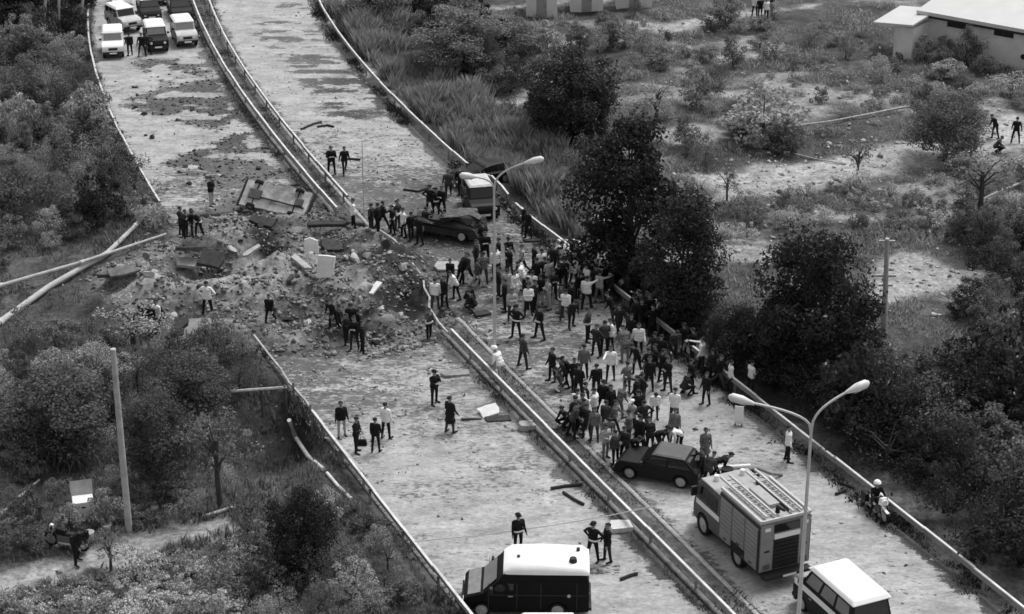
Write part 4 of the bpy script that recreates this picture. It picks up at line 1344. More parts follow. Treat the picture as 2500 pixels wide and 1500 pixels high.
crowd([(1217, 655, K_, K_, dict(pose='standing')), (1241, 652, K_, D_, cop), (1184, 641, K_, K_), (1163, 662, D_, K_), (1238, 730, P_, P_, dict(pose='standing in a long coat')),
       (1257, 735, W_, P_, dict(pose='standing in a long coat')), (1217, 727, K_, D_), (1299, 733, W_, K_), (1280, 715, W_, K_, dict(pose='stooping to look')), (1319, 746, K_, P_), (1339, 754, P_, P_),
       (1370, 771, H_, Y_, cop), (1395, 764, K_, K_), (1351, 733, D_, K_), (1381, 697, W_, P_), (1311, 705, K_, K_), (1330, 700, D_, H_), (1362, 712, K_, D_), (1410, 735, K_, K_)], 'in the crowd under the lamp')
crowd([(1412, 686, P_, K_, dict(hat='helmet', hatc=whitep)), (1438, 684, W_, D_), (1450, 694, W_, P_), (1485, 688, W_, D_), (1499, 696, W_, K_), (1516, 712, W_, K_, dict(pose='crouching')), (1432, 754, W_, K_),
       (1463, 740, P_, Y_), (1490, 735, K_, K_), (1432, 720, W_, D_), (1455, 722, D_, K_), (1478, 716, K_, K_), (1425, 705, D_, K_)], 'below the tall dark trees')
crowd([(1260, 826, K_, K_, cop), (1317, 828, K_, K_, dict(belt=True, strap=True, hat='cap', pose='standing with legs apart')), (1435, 833, H_, K_, dict(belt=True, pose='standing with hands on hips')), (1277, 898, H_, D_, dict(pose='standing with legs apart')),
       (1475, 864, H_, K_, dict(pose='standing')), (1490, 858, W_, D_), (1525, 882, Y_, Y_), (1455, 870, D_, K_)], 'on the open dusty carriageway')
crowd([(1540, 777, K_, K_), (1565, 805, K_, D_), (1584, 795, K_, K_), (1550, 803, D_, K_), (1602, 795, W_, D_), (1575, 785, K_, K_), (1592, 820, K_, K_), (1610, 812, K_, D_), (1558, 790, D_, D_)], 'in the huddle at the guardrail')
crowd([(1643, 878, H_, D_), (1581, 930, K_, K_), (1612, 897, K_, K_), (1598, 890, D_, K_), (1630, 957, K_, D_), (1584, 957, K_, K_), (1685, 957, K_, K_, dict(pose='standing with legs apart')), (1723, 988, K_, K_, dict(pose='standing')), (1667, 966, D_, K_, dict(pose='crouching')), (1616, 935, K_, K_), (1600, 915, K_, D_)], 'between huddle and fire engine')
crowd([(1348, 932, K_, K_), (1379, 947, D_, K_), (1401, 950, K_, K_), (1390, 942, K_, D_, cop), (1455, 968, K_, K_, dict(pose='standing')), (1530, 966, Y_, H_), (1372, 955, H_, W_, dict(pose='crouching')), (1412, 975, K_, K_)], 'by the reservation kerb')
crowd([(1472, 1014, K_, K_, dict(pose='standing with legs apart')), (1451, 1033, W_, D_), (1408, 1036, W_, Y_), (1429, 1022, K_, K_), (1421, 1046, P_, D_), (1386, 1046, K_, K_, dict(pose='crouching')), (1403, 1055, D_, K_), (1396, 1068, H_, K_, dict(pose='stooping to look')),
       (1423, 1057, H_, D_), (1451, 1078, Y_, H_), (1478, 1060, H_, Y_), (1499, 1057, Y_, D_), (1483, 1098, Y_, H_, dict(pose='stooping to look')), (1502, 1134, H_, K_), (1524, 1130, D_, K_), (1478, 1120, P_, Y_), (1548, 1121, K_, D_, dict(pose='bending over')),
       (1510, 1020, Y_, Y_), (1553, 1001, K_, K_), (1566, 992, D_, H_), (1597, 1027, W_, H_, dict(pose='stooping to look')), (1543, 1057, P_, K_, dict(hat='cap', hatc=whitep)), (1556, 1041, K_, D_), (1586, 1109, K_, K_, dict(pose='stooping to look')),
       (1559, 1102, K_, K_), (1604, 1103, K_, D_, dict(pose='bending over')), (1645, 1036, W_, H_), (1646, 1079, Y_, D_, dict(pose='standing')), (1661, 1101, W_, K_, dict(pose='bending over', face=RAD(-70))), (1720, 1130, Y_, K_, dict(pose='standing in a long coat')),
       (1490, 1028, K_, H_), (1535, 1085, Y_, H_), (1570, 1060, D_, H_), (1432, 1072, D_, D_)], 'behind the hatchback')
crowd([(1712, 1178, D_, K_), (1728, 1192, H_, K_, dict(pose='stooping to look')), (1742, 1175, K_, K_, dict(pose='bending over'))], 'beside the fire engine cab')
crowd([(810, 427, K_, K_, dict(pose='standing with folded arms', face=.2, size=1.06)), (842, 424, K_, K_, dict(pose='walking', face=.3, size=1.04))], 'on the road beyond the crater')
crowd([(1095, 482, H_, D_, dict(pose='walking')), (1126, 476, K_, K_), (863, 558, W_, K_, dict(pose='standing')), (923, 568, K_, K_), (907, 571, K_, D_), (958, 573, K_, K_, dict(belt=True)), (985, 579, W_, K_), (1004, 587, K_, K_), (1025, 598, K_, K_), (1040, 575, D_, K_),
       (1050, 525, K_, K_, dict(hat='cap')), (1066, 526, K_, D_, cop), (1079, 525, K_, K_), (971, 560, D_, H_), (935, 560, K_, K_)], 'around the wrecked cars')
crowd([(1063, 757, W_, H_), (1114, 732, W_, K_, dict(pose='stooping to look')), (1085, 753, K_, K_), (1125, 692, K_, K_, dict(pose='stooping to look')), (1141, 692, D_, K_), (1160, 762, K_, D_, dict(pose='crouching')), (1165, 702, H_, P_), (1180, 694, Y_, H_), (1179, 614, K_, K_), (1140, 745, K_, K_, dict(pose='crouching')), (1048, 828, H_, K_, dict(belt=True, strap=True)), (1100, 700, K_, D_)], 'by the buckled rail')
crowd([(1289, 583, K_, K_, dict(pose='standing')), (1281, 572, K_, D_)], 'at the guardrail by the reeds')
crowd([(455, 583, K_, K_), (470, 582, K_, D_), (487, 580, K_, K_, dict(belt=True)), (444, 577, D_, K_), (517, 502, K_, P_, dict(pose='standing with hands clasped'))], 'near the overturned car')
crowd([(566, 742, W_, D_, dict(pose='crouching')), (660, 792, K_, K_, dict(pose='walking')), (372, 822, K_, K_), (398, 802, K_, D_, dict(pose='stooping to look')), (386, 812, W_, K_), (355, 802, D_, K_, dict(pose='stooping to look'))], 'on the crater rubble')
crowd([(815, 802, K_, K_), (846, 842, K_, K_), (866, 855, K_, D_), (886, 862, K_, K_), (830, 815, D_, K_), (858, 822, K_, K_), (878, 832, K_, K_)], 'in the knot at the crater edge')
crowd([(835, 1066, K_, P_, dict(pose='standing', face=.3)), (871, 1105, K_, K_, dict(pose='standing with hands clasped', face=1.2)), (918, 1104, K_, K_, dict(pose='standing', face=2.8)), (943, 1071, W_, K_, dict(pose='standing', face=2.6)), (1061, 986, K_, K_, dict(hat='cap', pose='standing with folded arms', face=.8)), (1099, 1056, K_, H_, dict(pose='standing in a long coat', face=2.4))], 'by the torn guardrail')
crowd([(1265, 1345, K_, K_, dict(belt=True, strap=True, hat='cap', pose='standing', face=.4)), (1447, 1369, K_, K_, dict(belt=True, hat='cap', pose='standing with hands on hips', face=-.6)), (1482, 1371, K_, D_, dict(pose='standing', face=-1.2))], 'beside the black van')
crowd([(1922, 1127, W_, K_, dict(pose='standing', face=1.4)), (1222, 932, W_, P_, dict(hat='helmet', hatc=whitep, pose='stooping to look'))], 'alone by the lamp post')
crowd([(1782, 958, W_, D_, dict(pose='standing')), (1832, 960, W_, D_, dict(pose='standing with hands clasped')), (2185, 978, W_, K_, dict(pose='standing'))], 'in the bushes by the guardrail')
crowd([(2362, 328, K_, K_, dict(pose='standing')), (2379, 348, H_, H_), (2428, 339, K_, D_), (2478, 350, K_, K_, dict(pose='standing with legs apart')), (2428, 374, H_, K_, dict(pose='crouching'))], 'on the bare field path')
crowd([(1855, 46, K_, K_), (1870, 50, W_, D_), (1884, 42, K_, H_), (1842, 40, W_, K_)], 'in scrub below the far track')
crowd([(318, 136, K_, K_, dict(pose='standing')), (348, 138, K_, K_, dict(pose='standing with legs apart')), (362, 134, D_, K_)], 'before the parked off-roaders')
crowd([(190, 1376, K_, K_, dict(pose='stooping to look', face=1.0))], 'on the dirt track by the tall pole')
person(508, 770, W_, K_, 'standing with hands on hips', face=2.9, size=1.08, place='x', label='person in bulky white jacket, hands on hips, on the crater rubble', group='people on the crater rubble')

crowd([(1232, 760, K_, K_), (1290, 770, W_, K_), (1395, 800, D_, K_), (1380, 780, W_, D_), (1495, 790, K_, H_), (1510, 820, D_, D_), (1540, 850, K_, D_), (1558, 870, W_, K_), (1490, 930, W_, D_), (1555, 915, K_, K_), (1425, 925, Y_, K_), (1250, 780, P_, D_)], 'amid the spread of onlookers')
crowd([(1690, 880, K_, K_), (1712, 905, W_, D_), (1738, 930, D_, K_), (1755, 945, K_, H_), (1668, 868, K_, D_)], 'strung along the long guardrail')
crowd([(1210, 680, W_, K_), (1245, 675, K_, H_), (1275, 668, P_, D_), (1305, 672, K_, K_), (1322, 682, W_, D_), (1350, 668, D_, K_), (1372, 664, W_, K_), (1395, 655, K_, D_), (1410, 650, W_, H_), (1430, 655, P_, D_), (1450, 665, W_, D_), (1340, 710, P_, K_), (1375, 708, D_, D_), (1400, 702, W_, D_), (1288, 752, K_, D_), (1305, 760, D_, K_)], 'in the crowd before the dark trees')

# ------------------------------------------------------------------ motorcycles
def motorcycle(loc, rz, label, fair=True):
    m = empty('motorcycle', loc, rz); tag(m, label, 'motorcycle')
    for y in (-.72, .72):
        t = MB(); v = []; f = []; n = 20
        for i in range(n):
            a = 2 * math.pi * i / n
            for k in range(6):
                b = 2 * math.pi * k / 6
                rr = .27 + .05 * math.cos(b)
                v.append((.055 * math.sin(b), y + rr * math.cos(a), .32 + rr * math.sin(a)))
        for i in range(n):
            for k in range(6):
                f.append((i * 6 + k, i * 6 + (k + 1) % 6, ((i + 1) % n) * 6 + (k + 1) % 6, ((i + 1) % n) * 6 + k))
        w_ = t.add(v, f).build('wheel', rubber, m, smooth=60)
        MB().tube([(-.04, y, .32), (.04, y, .32)], .2, 14).build('rim', rimm, w_)
    MB().hexa([(-.14, -.35, .28), (.14, -.35, .28), (.14, .38, .28), (-.14, .38, .28), (-.12, -.3, .62), (.12, -.3, .62), (.12, .35, .62), (-.12, .35, .62)]).build('engine', gm('engine block', .12, .5), m, bevel=.03)
    MB().hexa([(-.12, -.05, .62), (.12, -.05, .62), (.13, .45, .64), (-.13, .45, .64), (-.09, -.02, .86), (.09, -.02, .86), (.1, .4, .92), (-.1, .4, .92)]).build('fuel_tank', darkp, m, bevel=.05)
    MB().hexa([(-.13, -.75, .66), (.13, -.75, .66), (.12, -.05, .63), (-.12, -.05, .63), (-.13, -.78, .80), (.13, -.78, .80), (.12, -.05, .76), (-.12, -.05, .76)]).build('saddle', trim, m, bevel=.03)
    for x in (-1, 1):
        MB().tube([(x * .09, .72, .32), (x * .09, .42, 1.0)], .025, 6).build('fork', rimm, m)
        MB().tube([(0, .42, 1.02), (x * .2, .40, 1.06), (x * .36, .24, 1.06)], .018, 6).build('handlebar', trim, m)
        MB().tube([(x * .17, -.9, .35), (x * .17, .25, .3)], .05, 8).build('exhaust', rimm, m, smooth=50)
        MB().box(x * .28 - .1, x * .28 + .1, -.85, -.4, .45, .82).build('pannier', darkp, m, bevel=.03)
        MB().tube([(x * .42, .35, 1.06), (x * .42, .35, 1.2)], .05, 8).build('mirror', trim, m)
    MB().tube([(0, .52, .92), (0, .66, .92)], [.09, .11], 12).build('headlight', chrome, m, smooth=50)
    if fair:
        MB().hexa([(-.24, .5, .8), (.24, .5, .8), (.14, .68, .8), (-.14, .68, .8), (-.16, .42, 1.08), (.16, .42, 1.08), (.1, .52, 1.08), (-.1, .52, 1.08)]).build('windshield', whitep, m, bevel=.03)
    MB().hexa([(-.06, .45, .62), (.06, .45, .62), (.06, 1.0, .58), (-.06, 1.0, .58), (-.06, .45, .66), (.06, .45, .66), (.06, 1.0, .62), (-.06, 1.0, .62)]).build('mudguard', whitep if fair else darkp, m)
    return m
ml = G(2140, 1258)
_a, _b = G(2112, 1228), G(2160, 1282)
mrz = heading(_a.x, _a.y, _b.x, _b.y)
mc_ = motorcycle((ml.x, ml.y, 0), mrz, 'dark motorcycle with a small pale windshield beside the guardrail')
fwd = Vector((-math.sin(mrz), math.cos(mrz), 0))
rp = Vector((ml.x, ml.y, 0)) - fwd * .30
ride_me = PM['riding'][0]
person(0, 0, K_, K_, 'riding', face=mrz + math.pi, hat='helmet', hatc=whitep, belt=True, loc=(rp.x, rp.y, .10), size=1.0, label='person in black with white helmet sitting astride the motorcycle', group='people on motorcycles')
ml2 = W(165, 1352)
motorcycle((ml2.x - .1, ml2.y + .4, ml2.z), RAD(70), 'dark motorcycle standing in the scrub beside the dirt track', False)

# ------------------------------------------------------------------ vegetation
LEAF = {'blackish': leafmat('leaf blackish', .045, glint=.5), 'dark': leafmat('leaf dark', .15), 'mid': leafmat('leaf mid', .30), 'pale': leafmat('leaf pale', .42)}
bark = gm('bark', .06, .95, .4, 5, .6)
def leaves(cent, rad, per, size, seed, flat=.7):
    """leaf quads gathered in clumps"""
    r = np.random.default_rng(seed)
    n = len(cent)
    ci = np.repeat(np.arange(n), per)
    d = r.normal(size=(n * per, 3)); d /= np.linalg.norm(d, axis=1)[:, None]
    rr = r.uniform(.35, 1.0, n * per) ** .6
    pos = cent[ci] + d * rr[:, None] * rad[ci][:, None] * np.array([1, 1, flat])
    nrm = d * .7 + r.normal(size=d.shape) * .55 + np.array([0, 0, .35])
    nrm /= np.linalg.norm(nrm, axis=1)[:, None]
    ref = r.normal(size=d.shape)
    a = np.cross(nrm, ref); a /= np.linalg.norm(a, axis=1)[:, None]
    b = np.cross(nrm, a)
    l = (size * r.uniform(.6, 1.4, n * per))[:, None]
    v = np.stack([pos - a * l * .5, pos + b * l * .28, pos + a * l * .5, pos - b * l * .28], 1).reshape(-1, 3)
    f = np.arange(len(v)).reshape(-1, 4)
    return v, f
VEG = {}
def veg_kind(key, R, H, zc, nclump, per, size, crad, seed, limbs=6, trunk=.12, shell=.55, flat=.75, gap=.0):
    r = np.random.default_rng(seed)
    c = []
    while len(c) < nclump:
        p = r.uniform(-1, 1, 3)
        q = np.linalg.norm(p)
        if q > 1 or q < shell * r.uniform(.5, 1):
            continue
        if p[2] < -.75:
            continue
        lump = 1 + .28 * math.sin(p[0] * 4 + seed) * math.cos(p[1] * 5 + seed * 2)
        c.append([p[0] * R * lump, p[1] * R * lump, zc + p[2] * (H - zc) * (1 if p[2] > 0 else .8)])
    c = np.array(c)
    rad = crad * r.uniform(.6, 1.35, nclump)
    v, f = leaves(c, rad, per, size, seed + 1, flat)
    cm = np_mesh('crown', v, f); cm.materials.append(None)
    t = MB()
    t.tube([(0, 0, -.3), (.03 * H * math.sin(seed), .02 * H, zc * .5), (.04 * H * math.sin(seed), 0, zc)], [trunk * 1.25, trunk, trunk * .7], 7)
    for k in range(limbs):
        e = c[(k * 7) % nclump]
        s0 = np.array([.03 * H * math.sin(seed), .01 * H, zc * (.45 + .5 * k / max(1, limbs))])
        m_ = (s0 + e) / 2 + np.array([0, 0, .08 * H])
        t.tube([tuple(s0), tuple(m_), tuple(e)], [trunk * .5, trunk * .33, trunk * .12], 5)
    tm = t.mesh('trunk', 60); tm.materials.append(None)
    VEG[key] = (cm, tm)
for k in range(3):
    veg_kind(f'tree{k}', 2.6, 6.4, 3.2, 100, 230, .17, .85, 100 + k, 9, .16, .5)
for k in range(4):
    veg_kind(f'shrub{k}', 1.15, 1.9, .85, (22, 34, 16, 44)[k], (130, 70, 150, 70)[k], (.09, .15, .075, .12)[k], (.40, .34, .55, .27)[k], 200 + k, 6, .06, (.45, .3, .55, .35)[k], (.8, .6, 1.1, .7)[k])
for k in range(3):
    veg_kind(f'sparse{k}', 1.3, 3.0, 1.9, 20, 55, .11, .36, 300 + k, 10, .09, .4)
for k in range(3):
    veg_kind(f'scrub{k}', .75, .75, .3, 16, 60, .10, .26, 400 + k, 3, .03, .3)
for k in range(2):
    veg_kind(f'column{k}', 1.7, 6.6, 2.6, 80, 230, .16, .72, 500 + k, 8, .15, .45)
NV = [0]
def plant(name, key, loc, sx, sz, tone, label, cat, group=None, part='stem'):
    cm, tm = VEG[key]
    NV[0] += 1
    o = empty(name, loc, (NV[0] * 2.399) % 6.283)
    o.scale = (sx, sx, sz)
    tag(o, label, cat, group)
    for nm, me, mt in (('crown', cm, LEAF[tone]), (part, tm, bark)):
        c = bpy.data.objects.new(nm, me); C.objects.link(c); c.parent = o
        c.material_slots[0].link = 'OBJECT'; c.material_slots[0].material = mt
    return o
PXM = lambda y: FPX / (math.hypot(y, CAM_H) ) * 1.0
def tree_px(key, fx, fy, hw, top, tone, label, group=None, name='tree', cat='tree', R=2.6, H=6.4):
    b = W(fx, fy)
    s = FPX / (b.y * math.cos(PITCH) + CAM_H * math.sin(PITCH))
    # height from the pixel of the top
    lo, hi = 0.2, 25
    for _ in range(40):
        m_ = (lo + hi) / 2
        zc_ = b.y * math.cos(PITCH) - (m_ - CAM_H) * math.sin(PITCH); yc_ = b.y * math.sin(PITCH) + (m_ - CAM_H) * math.cos(PITCH)
        if 750 - FPX * yc_ / zc_ > top:
            lo = m_
        else:
            hi = m_
    plant(name, key, b, hw / s / R * .92, lo / H * .97, tone, label, cat, group, 'trunk')
DT = 'dark trees beside the guardrail'
tree_px('tree0', 1392, 345, 118, 112, 'blackish', 'broad dark tree with bare forked trunk standing among the reeds', DT)
tree_px('column0', 1530, 690, 118, 285, 'blackish', 'tall dark columnar tree behind the white shirted crowd', DT, R=1.7, H=6.6)
tree_px('column1', 1665, 800, 98, 455, 'blackish', 'dark tree next to the columnar tree, lower and narrower', DT, R=1.7, H=6.6)
tree_px('tree1', 1975, 930, 152, 560, 'blackish', 'big round dark tree beside the pale pole', DT)
tree_px('tree2', 1790, 905, 70, 740, 'blackish', 'dark tree filling the gap beside the round tree', DT)
tree_px('shrub0', 1425, 470, 70, 320, 'dark', 'dark bush at the foot of the columnar tree', None, 'bush', 'bush', 1.15, 1.9)
ft = 'trees standing alone in the scrub field'
tree_px('shrub1', 1860, 345, 105, 215, 'mid', 'rounded grey bush in the middle of the field', None, 'bush', 'bush', 1.15, 1.9)
tree_px('tree2', 2305, 395, 95, 225, 'dark', 'umbrella shaped tree beside the field path', ft)
tree_px('sparse0', 2090, 438, 48, 330, 'dark', 'thin tree with a dark bare foot on the field path', ft, R=1.3, H=3)
tree_px('sparse1', 2392, 510, 95, 365, 'mid', 'loose young tree beside the pale lying trunk', ft, R=1.3, H=3)
tree_px('sparse2', 1775, 490, 38, 410, 'dark', 'small dark sapling on the bare patch', ft, R=1.3, H=3)
tree_px('sparse0', 1597, 310, 75, 180, 'mid', 'loose grey tree behind the broad dark tree', ft, R=1.3, H=3)
tree_px('sparse1', 2470, 240, 70, 180, 'mid', 'loose tree below the wall of the long building', ft, R=1.3, H=3)
tree_px('tree1', 1120, 170, 115, 15, 'dark', 'wide dark tree behind the reeds', DT)
tree_px('tree0', 905, 62, 90, -30, 'dark', 'dark tree at the far end of the reeds', DT)
tree_px('tree2', 1235, 130, 75, 40, 'dark', 'dark tree below the pale cabins', DT)
# the wood behind the row of poles
for (fx, fy, hw, top, key) in ((30, 60, 90, -130, 'tree0'), (110, 52, 80, -120, 'tree1'), (175, 40, 70, -110, 'tree2'), (-40, 90, 90, -90, 'tree1'), (60, 20, 90, -150, 'tree2')):
    tree_px(key, fx, fy, hw, top, 'blackish', 'dark leafy tree in the wood behind the pale poles', 'trees of the dark wood')
# trees and bushes of the near slope
sl = 'trees on the near slope'
tree_px('sparse2', 540, 1240, 100, 970, 'dark', 'slender loose tree with visible stem beside the hollow', sl, R=1.3, H=3)
tree_px('tree0', 735, 1405, 88, 1195, 'blackish', 'dark round tree under the verge near the black van', sl)
tree_px('tree1', 140, 1110, 140, 900, 'dark', 'wide dark tree between the fallen poles and the tall pole', sl)
tree_px('tree2', 390, 1180, 90, 970, 'dark', 'dark tree right behind the tall concrete pole', sl)
tree_px('tree1', 470, 1010, 100, 850, 'dark', 'leafy tree on the rubble edge above the hollow', sl)
tree_px('sparse0', 330, 860, 105, 720, 'mid', 'dusty loose bush under the crater rubble', sl, R=1.3, H=3)
tree_px('sparse1', 270, 1395, 55, 1290, 'dark', 'thin dark sapling on the dirt track', sl, R=1.3, H=3)
tree_px('sparse0', 610, 1320, 60, 1180, 'dark', 'thin sapling at the end of the dirt track', sl, R=1.3, H=3)

def scatter(poly, n, dist, seed, avoid=()):
    pw = wpoly(poly); xs = [p[0] for p in pw]; ys = [p[1] for p in pw]
    r = random.Random(seed); out = []
    tries = 0
    while len(out) < n and tries < n * 60:
        tries += 1
        x = r.uniform(min(xs), max(xs)); y = r.uniform(min(ys), max(ys))
        if poly_sd(np.array([x]), np.array([y]), pw)[0] < .2:
            continue
        if float(XL(y)) - .9 < x < float(XR(y)) + .7:
            continue
        if any((x - a) ** 2 + (y - b) ** 2 < dist * dist for a, b in out):
            continue
        if any(poly_sd(np.array([x]), np.array([y]), PATHS[k])[0] > -.5 for k in avoid):
            continue
        out.append((x, y))
    return out
TONEW = {'blackish': 'blackish', 'dark': 'dark', 'mid': 'grey', 'pale': 'pale'}
def bushes(poly, n, dist, seed, keys, tones, smin, smax, label, group, name='shrub', cat='shrub', avoid=('path', 'dirt_clearing', 'dirt_track', 'far_track')):
    r = random.Random(seed + 1)
    for i, (x, y) in enumerate(scatter(poly, n, dist, seed, avoid)):
        s = r.uniform(smin, smax)
        plant(name, r.choice(keys), (x, y, float(ground_z(x, y)) - .05), s, s * r.uniform(.6, 1.5), (tone := r.choice(tones)),
              f"{'large' if s > (smin + smax) / 2 else 'small'} {TONEW[tone]} {label}", cat, group)
SH = [f'shrub{k}' for k in range(4)]; SC = [f'scrub{k}' for k in range(3)]; SP = [f'sparse{k}' for k in range(3)]
bushes([(-40, 60), (190, 90), (215, 200), (270, 330), (350, 480), (330, 540), (200, 600), (-40, 670)], 80, 1.6, 1, SH, ['blackish', 'dark', 'dark', 'mid', 'mid'], .65, 1.4, 'leafy shrub on the slope between guardrail and fallen poles', 'shrubs on the slope above the fallen poles')
bushes([(200, 90), (260, 280), (390, 500), (400, 570), (330, 560), (200, 260)], 40, 1.0, 2, SC, ['mid', 'dark'], .8, 1.5, 'weedy bush right behind the verge guardrail', 'weedy bushes behind the verge guardrail', 'low_scrub', 'scrub')
bushes([(-40, 850), (140, 800), (270, 850), (430, 830), (600, 880), (640, 960), (560, 1040), (600, 1180), (480, 1260), (300, 1290), (100, 1340), (-40, 1380)], 60, 1.4, 3, SH, ['dark', 'dark', 'mid', 'mid'], .5, .95, 'leafy shrub on the near slope around the tall pole', 'shrubs around the tall pole')
bushes([(640, 1420), (600, 1340), (720, 1220), (820, 1210), (1110, 1500), (1110, 1560), (640, 1560)], 34, 1.2, 4, SH, ['dark', 'dark', 'mid'], .45, .8, 'leafy shrub between the dirt track and the near guardrail', 'shrubs below the dirt track')
bushes([(-40, 1440), (300, 1400), (600, 1330), (700, 1450), (640, 1560), (-40, 1560)], 70, .8, 5, SC, ['mid', 'pale'], .6, 1.1, 'dry tuft below the dirt track', 'dry tufts below the dirt track', 'tuft', 'tuft')
bushes([(1690, 830), (1800, 880), (1880, 940), (2030, 1060), (2260, 1230), (2560, 1450), (2560, 890), (2420, 880), (2260, 930), (2100, 950), (1950, 950)], 105, 1.25, 6, SH, ['blackish', 'blackish', 'blackish', 'dark'], 1.0, 1.8, 'dense bush behind the guardrail past the trees', 'dense dark bushes behind the guardrail', 'bush', 'bush')
bushes([(2310, 575), (2560, 560), (2560, 880), (2400, 860), (2340, 770), (2420, 690)], 50, 1.3, 7, SH, ['blackish', 'dark', 'dark'], .7, 1.25, 'bush bordering the dirt clearing', 'bushes around the dirt clearing', 'bush', 'bush')
bushes([(1330, 60), (1500, 40), (1900, 40), (2180, 100), (2560, 210), (2560, 290), (2200, 300), (1900, 380), (1650, 420), (1500, 280), (1250, 200)], 130, 1.7, 8, SC + SH[:2], ['dark', 'mid', 'mid'], .6, 1.15, 'bush in the scrub field below the long building', 'low bushes of the scrub field', 'low_scrub', 'scrub')
bushes([(1650, 430), (1900, 470), (2150, 450), (2560, 400), (2560, 560), (2200, 600), (2120, 570), (1900, 560), (1770, 600), (1640, 520)], 80, 1.4, 9, SC, ['dark', 'mid', 'pale'], .6, 1.3, 'scrub plant on the stony ground past the field path', 'scrub past the field path', 'low_scrub', 'scrub')
bushes([(1150, 60), (1280, 100), (1290, 200), (1250, 330), (1150, 210), (1050, 130)], 22, 1.5, 10, SH, ['blackish', 'dark'], .8, 1.3, 'bush rising from the reeds', 'bushes in the reeds', 'bush', 'bush')
bushes([(880, 20), (1000, 30), (1150, 60), (1050, 120), (940, 80)], 14, 1.6, 11, SH, ['dark', 'blackish'], .9, 1.5, 'bush growing behind the reeds', 'bushes behind the reeds', 'bush', 'bush')
bushes([(1490, 690), (1560, 720), (1690, 830), (1760, 880), (1740, 770), (1640, 700), (1560, 660)], 20, 1.0, 12, SH, ['blackish'], .6, 1.0, 'undergrowth bush between the tree trunks', 'undergrowth between the trees', 'bush', 'bush')

bushes([(1270, 250), (1480, 250), (1500, 350), (1400, 370), (1300, 340)], 6, 1.3, 13, SH, ['blackish'], 1.0, 1.5, 'bush at the foot of the broad dark tree', 'bushes under the broad dark tree', 'bush', 'bush')
bushes([(1820, 880), (1900, 800), (2080, 800), (2120, 900), (2050, 960), (1900, 930)], 8, 1.4, 14, SH, ['blackish'], 1.0, 1.5, 'bush crowding the foot of the round tree', 'bushes under the round dark tree', 'bush', 'bush')
bushes([(1500, 690), (1600, 700), (1700, 790), (1640, 780)], 4, 1.1, 15, SH, ['blackish'], .8, 1.1, 'bush at the foot of the columnar tree trunks', 'bushes under the columnar trees', 'bush', 'bush')
# grass and reeds
def blades(pts, zs, hmin, hmax, wid, per, seed, lean=.35, spread=.12):
    r = np.random.default_rng(seed)
    n = len(pts)
    P_ = np.repeat(np.column_stack([pts, zs]), per, 0)
    m = len(P_)
    P_[:, :2] += r.normal(size=(m, 2)) * spread
    hh = r.uniform(hmin, hmax, m) * np.clip(.85 + 1.1 * fbm(P_[:, 0] / 2.2, P_[:, 1] / 2.2, 99, 3), .35, 1.5)
    a = r.uniform(0, 6.283, m)
    dx, dy = np.cos(a), np.sin(a)
    ln = lean * r.uniform(.1, 1, m) * hh
    b = r.uniform(0, 6.283, m)
    lx, ly = np.cos(b) * ln, np.sin(b) * ln
    w = wid * r.uniform(.6, 1.3, m)
    z0 = P_[:, 2] - .05
    v = np.stack([np.column_stack([P_[:, 0] - dx * w, P_[:, 1] - dy * w, z0]), np.column_stack([P_[:, 0] + dx * w, P_[:, 1] + dy * w, z0]),
                  np.column_stack([P_[:, 0] + lx * .35 + dx * w * .6, P_[:, 1] + ly * .35 + dy * w * .6, z0 + hh * .6]), np.column_stack([P_[:, 0] + lx, P_[:, 1] + ly, z0 + hh])], 1).reshape(-1, 3)
    return v, np.arange(len(v)).reshape(-1, 4)
def rnd_in(poly, n, seed):
    pw = wpoly(poly); xs = [p[0] for p in pw]; ys = [p[1] for p in pw]
    r = np.random.default_rng(seed)
    q = np.column_stack([r.uniform(min(xs), max(xs), n * 4), r.uniform(min(ys), max(ys), n * 4)])
    q = q[poly_sd(q[:, 0], q[:, 1], pw) > 0]
    return q[:n]
def grass(name, label, cat, pts, tone, hmin, hmax, wid, per, seed, lean=.35, spread=.12, z=None):
    zs = ground_z(pts[:, 0], pts[:, 1]) if z is None else np.full(len(pts), z)
    v, f = blades(pts, zs, hmin, hmax, wid, per, seed, lean, spread)
    o = link(name, np_mesh(name, v, f), tone)
    o['kind'] = 'stuff'; o['label'] = label; o['category'] = cat
    return o
straw = leafmat('reed straw', .42, .45); dry = leafmat('dry grass', .27, .6); weed = leafmat('dark weed', .06, .6)
q = rnd_in([(790, 5), (870, 60), (970, 55), (1080, 170), (1200, 290), (1330, 330), (1420, 420), (1430, 600), (1350, 545), (1240, 440), (1150, 390), (1000, 260), (870, 110)], 6500, 21)
q = q[q[:, 0] > XR(q[:, 1]) + .5]
q = q[fbm(q[:, 0] / 1.8, q[:, 1] / 1.8, 98, 3) > -.28]
grass('reeds', 'tall pale reeds growing along the guardrail', 'reeds', q, straw, .5, 1.5, .02, 12, 22, .5, .2)
q = rnd_in([(1150, 0), (2560, 0), (2560, 900), (1700, 800), (1420, 600), (1350, 330)], 26000, 23)
ok = (q[:, 0] > XR(q[:, 1]) + .6) & (fbm(q[:, 0] / 3, q[:, 1] / 3, 44, 3) > -.12) & (fbm(q[:, 0] / 6, q[:, 1] / 3, 45) < .22)
for k in ('path', 'dirt_clearing', 'far_track'):
    ok &= poly_sd(q[:, 0], q[:, 1], PATHS[k]) < -.2 + .6 * vnoise(q[:, 0], q[:, 1], 9)
grass('field_grass', 'dry grass and weeds covering the scrub field', 'grass', q[ok], dry, .10, .42, .03, 6, 24, .8, .2)
q = rnd_in([(-60, 0), (210, 0), (270, 260), (420, 570), (250, 700), (640, 850), (700, 950), (870, 1160), (1150, 1520), (1150, 1580), (-60, 1580)], 17000, 25)
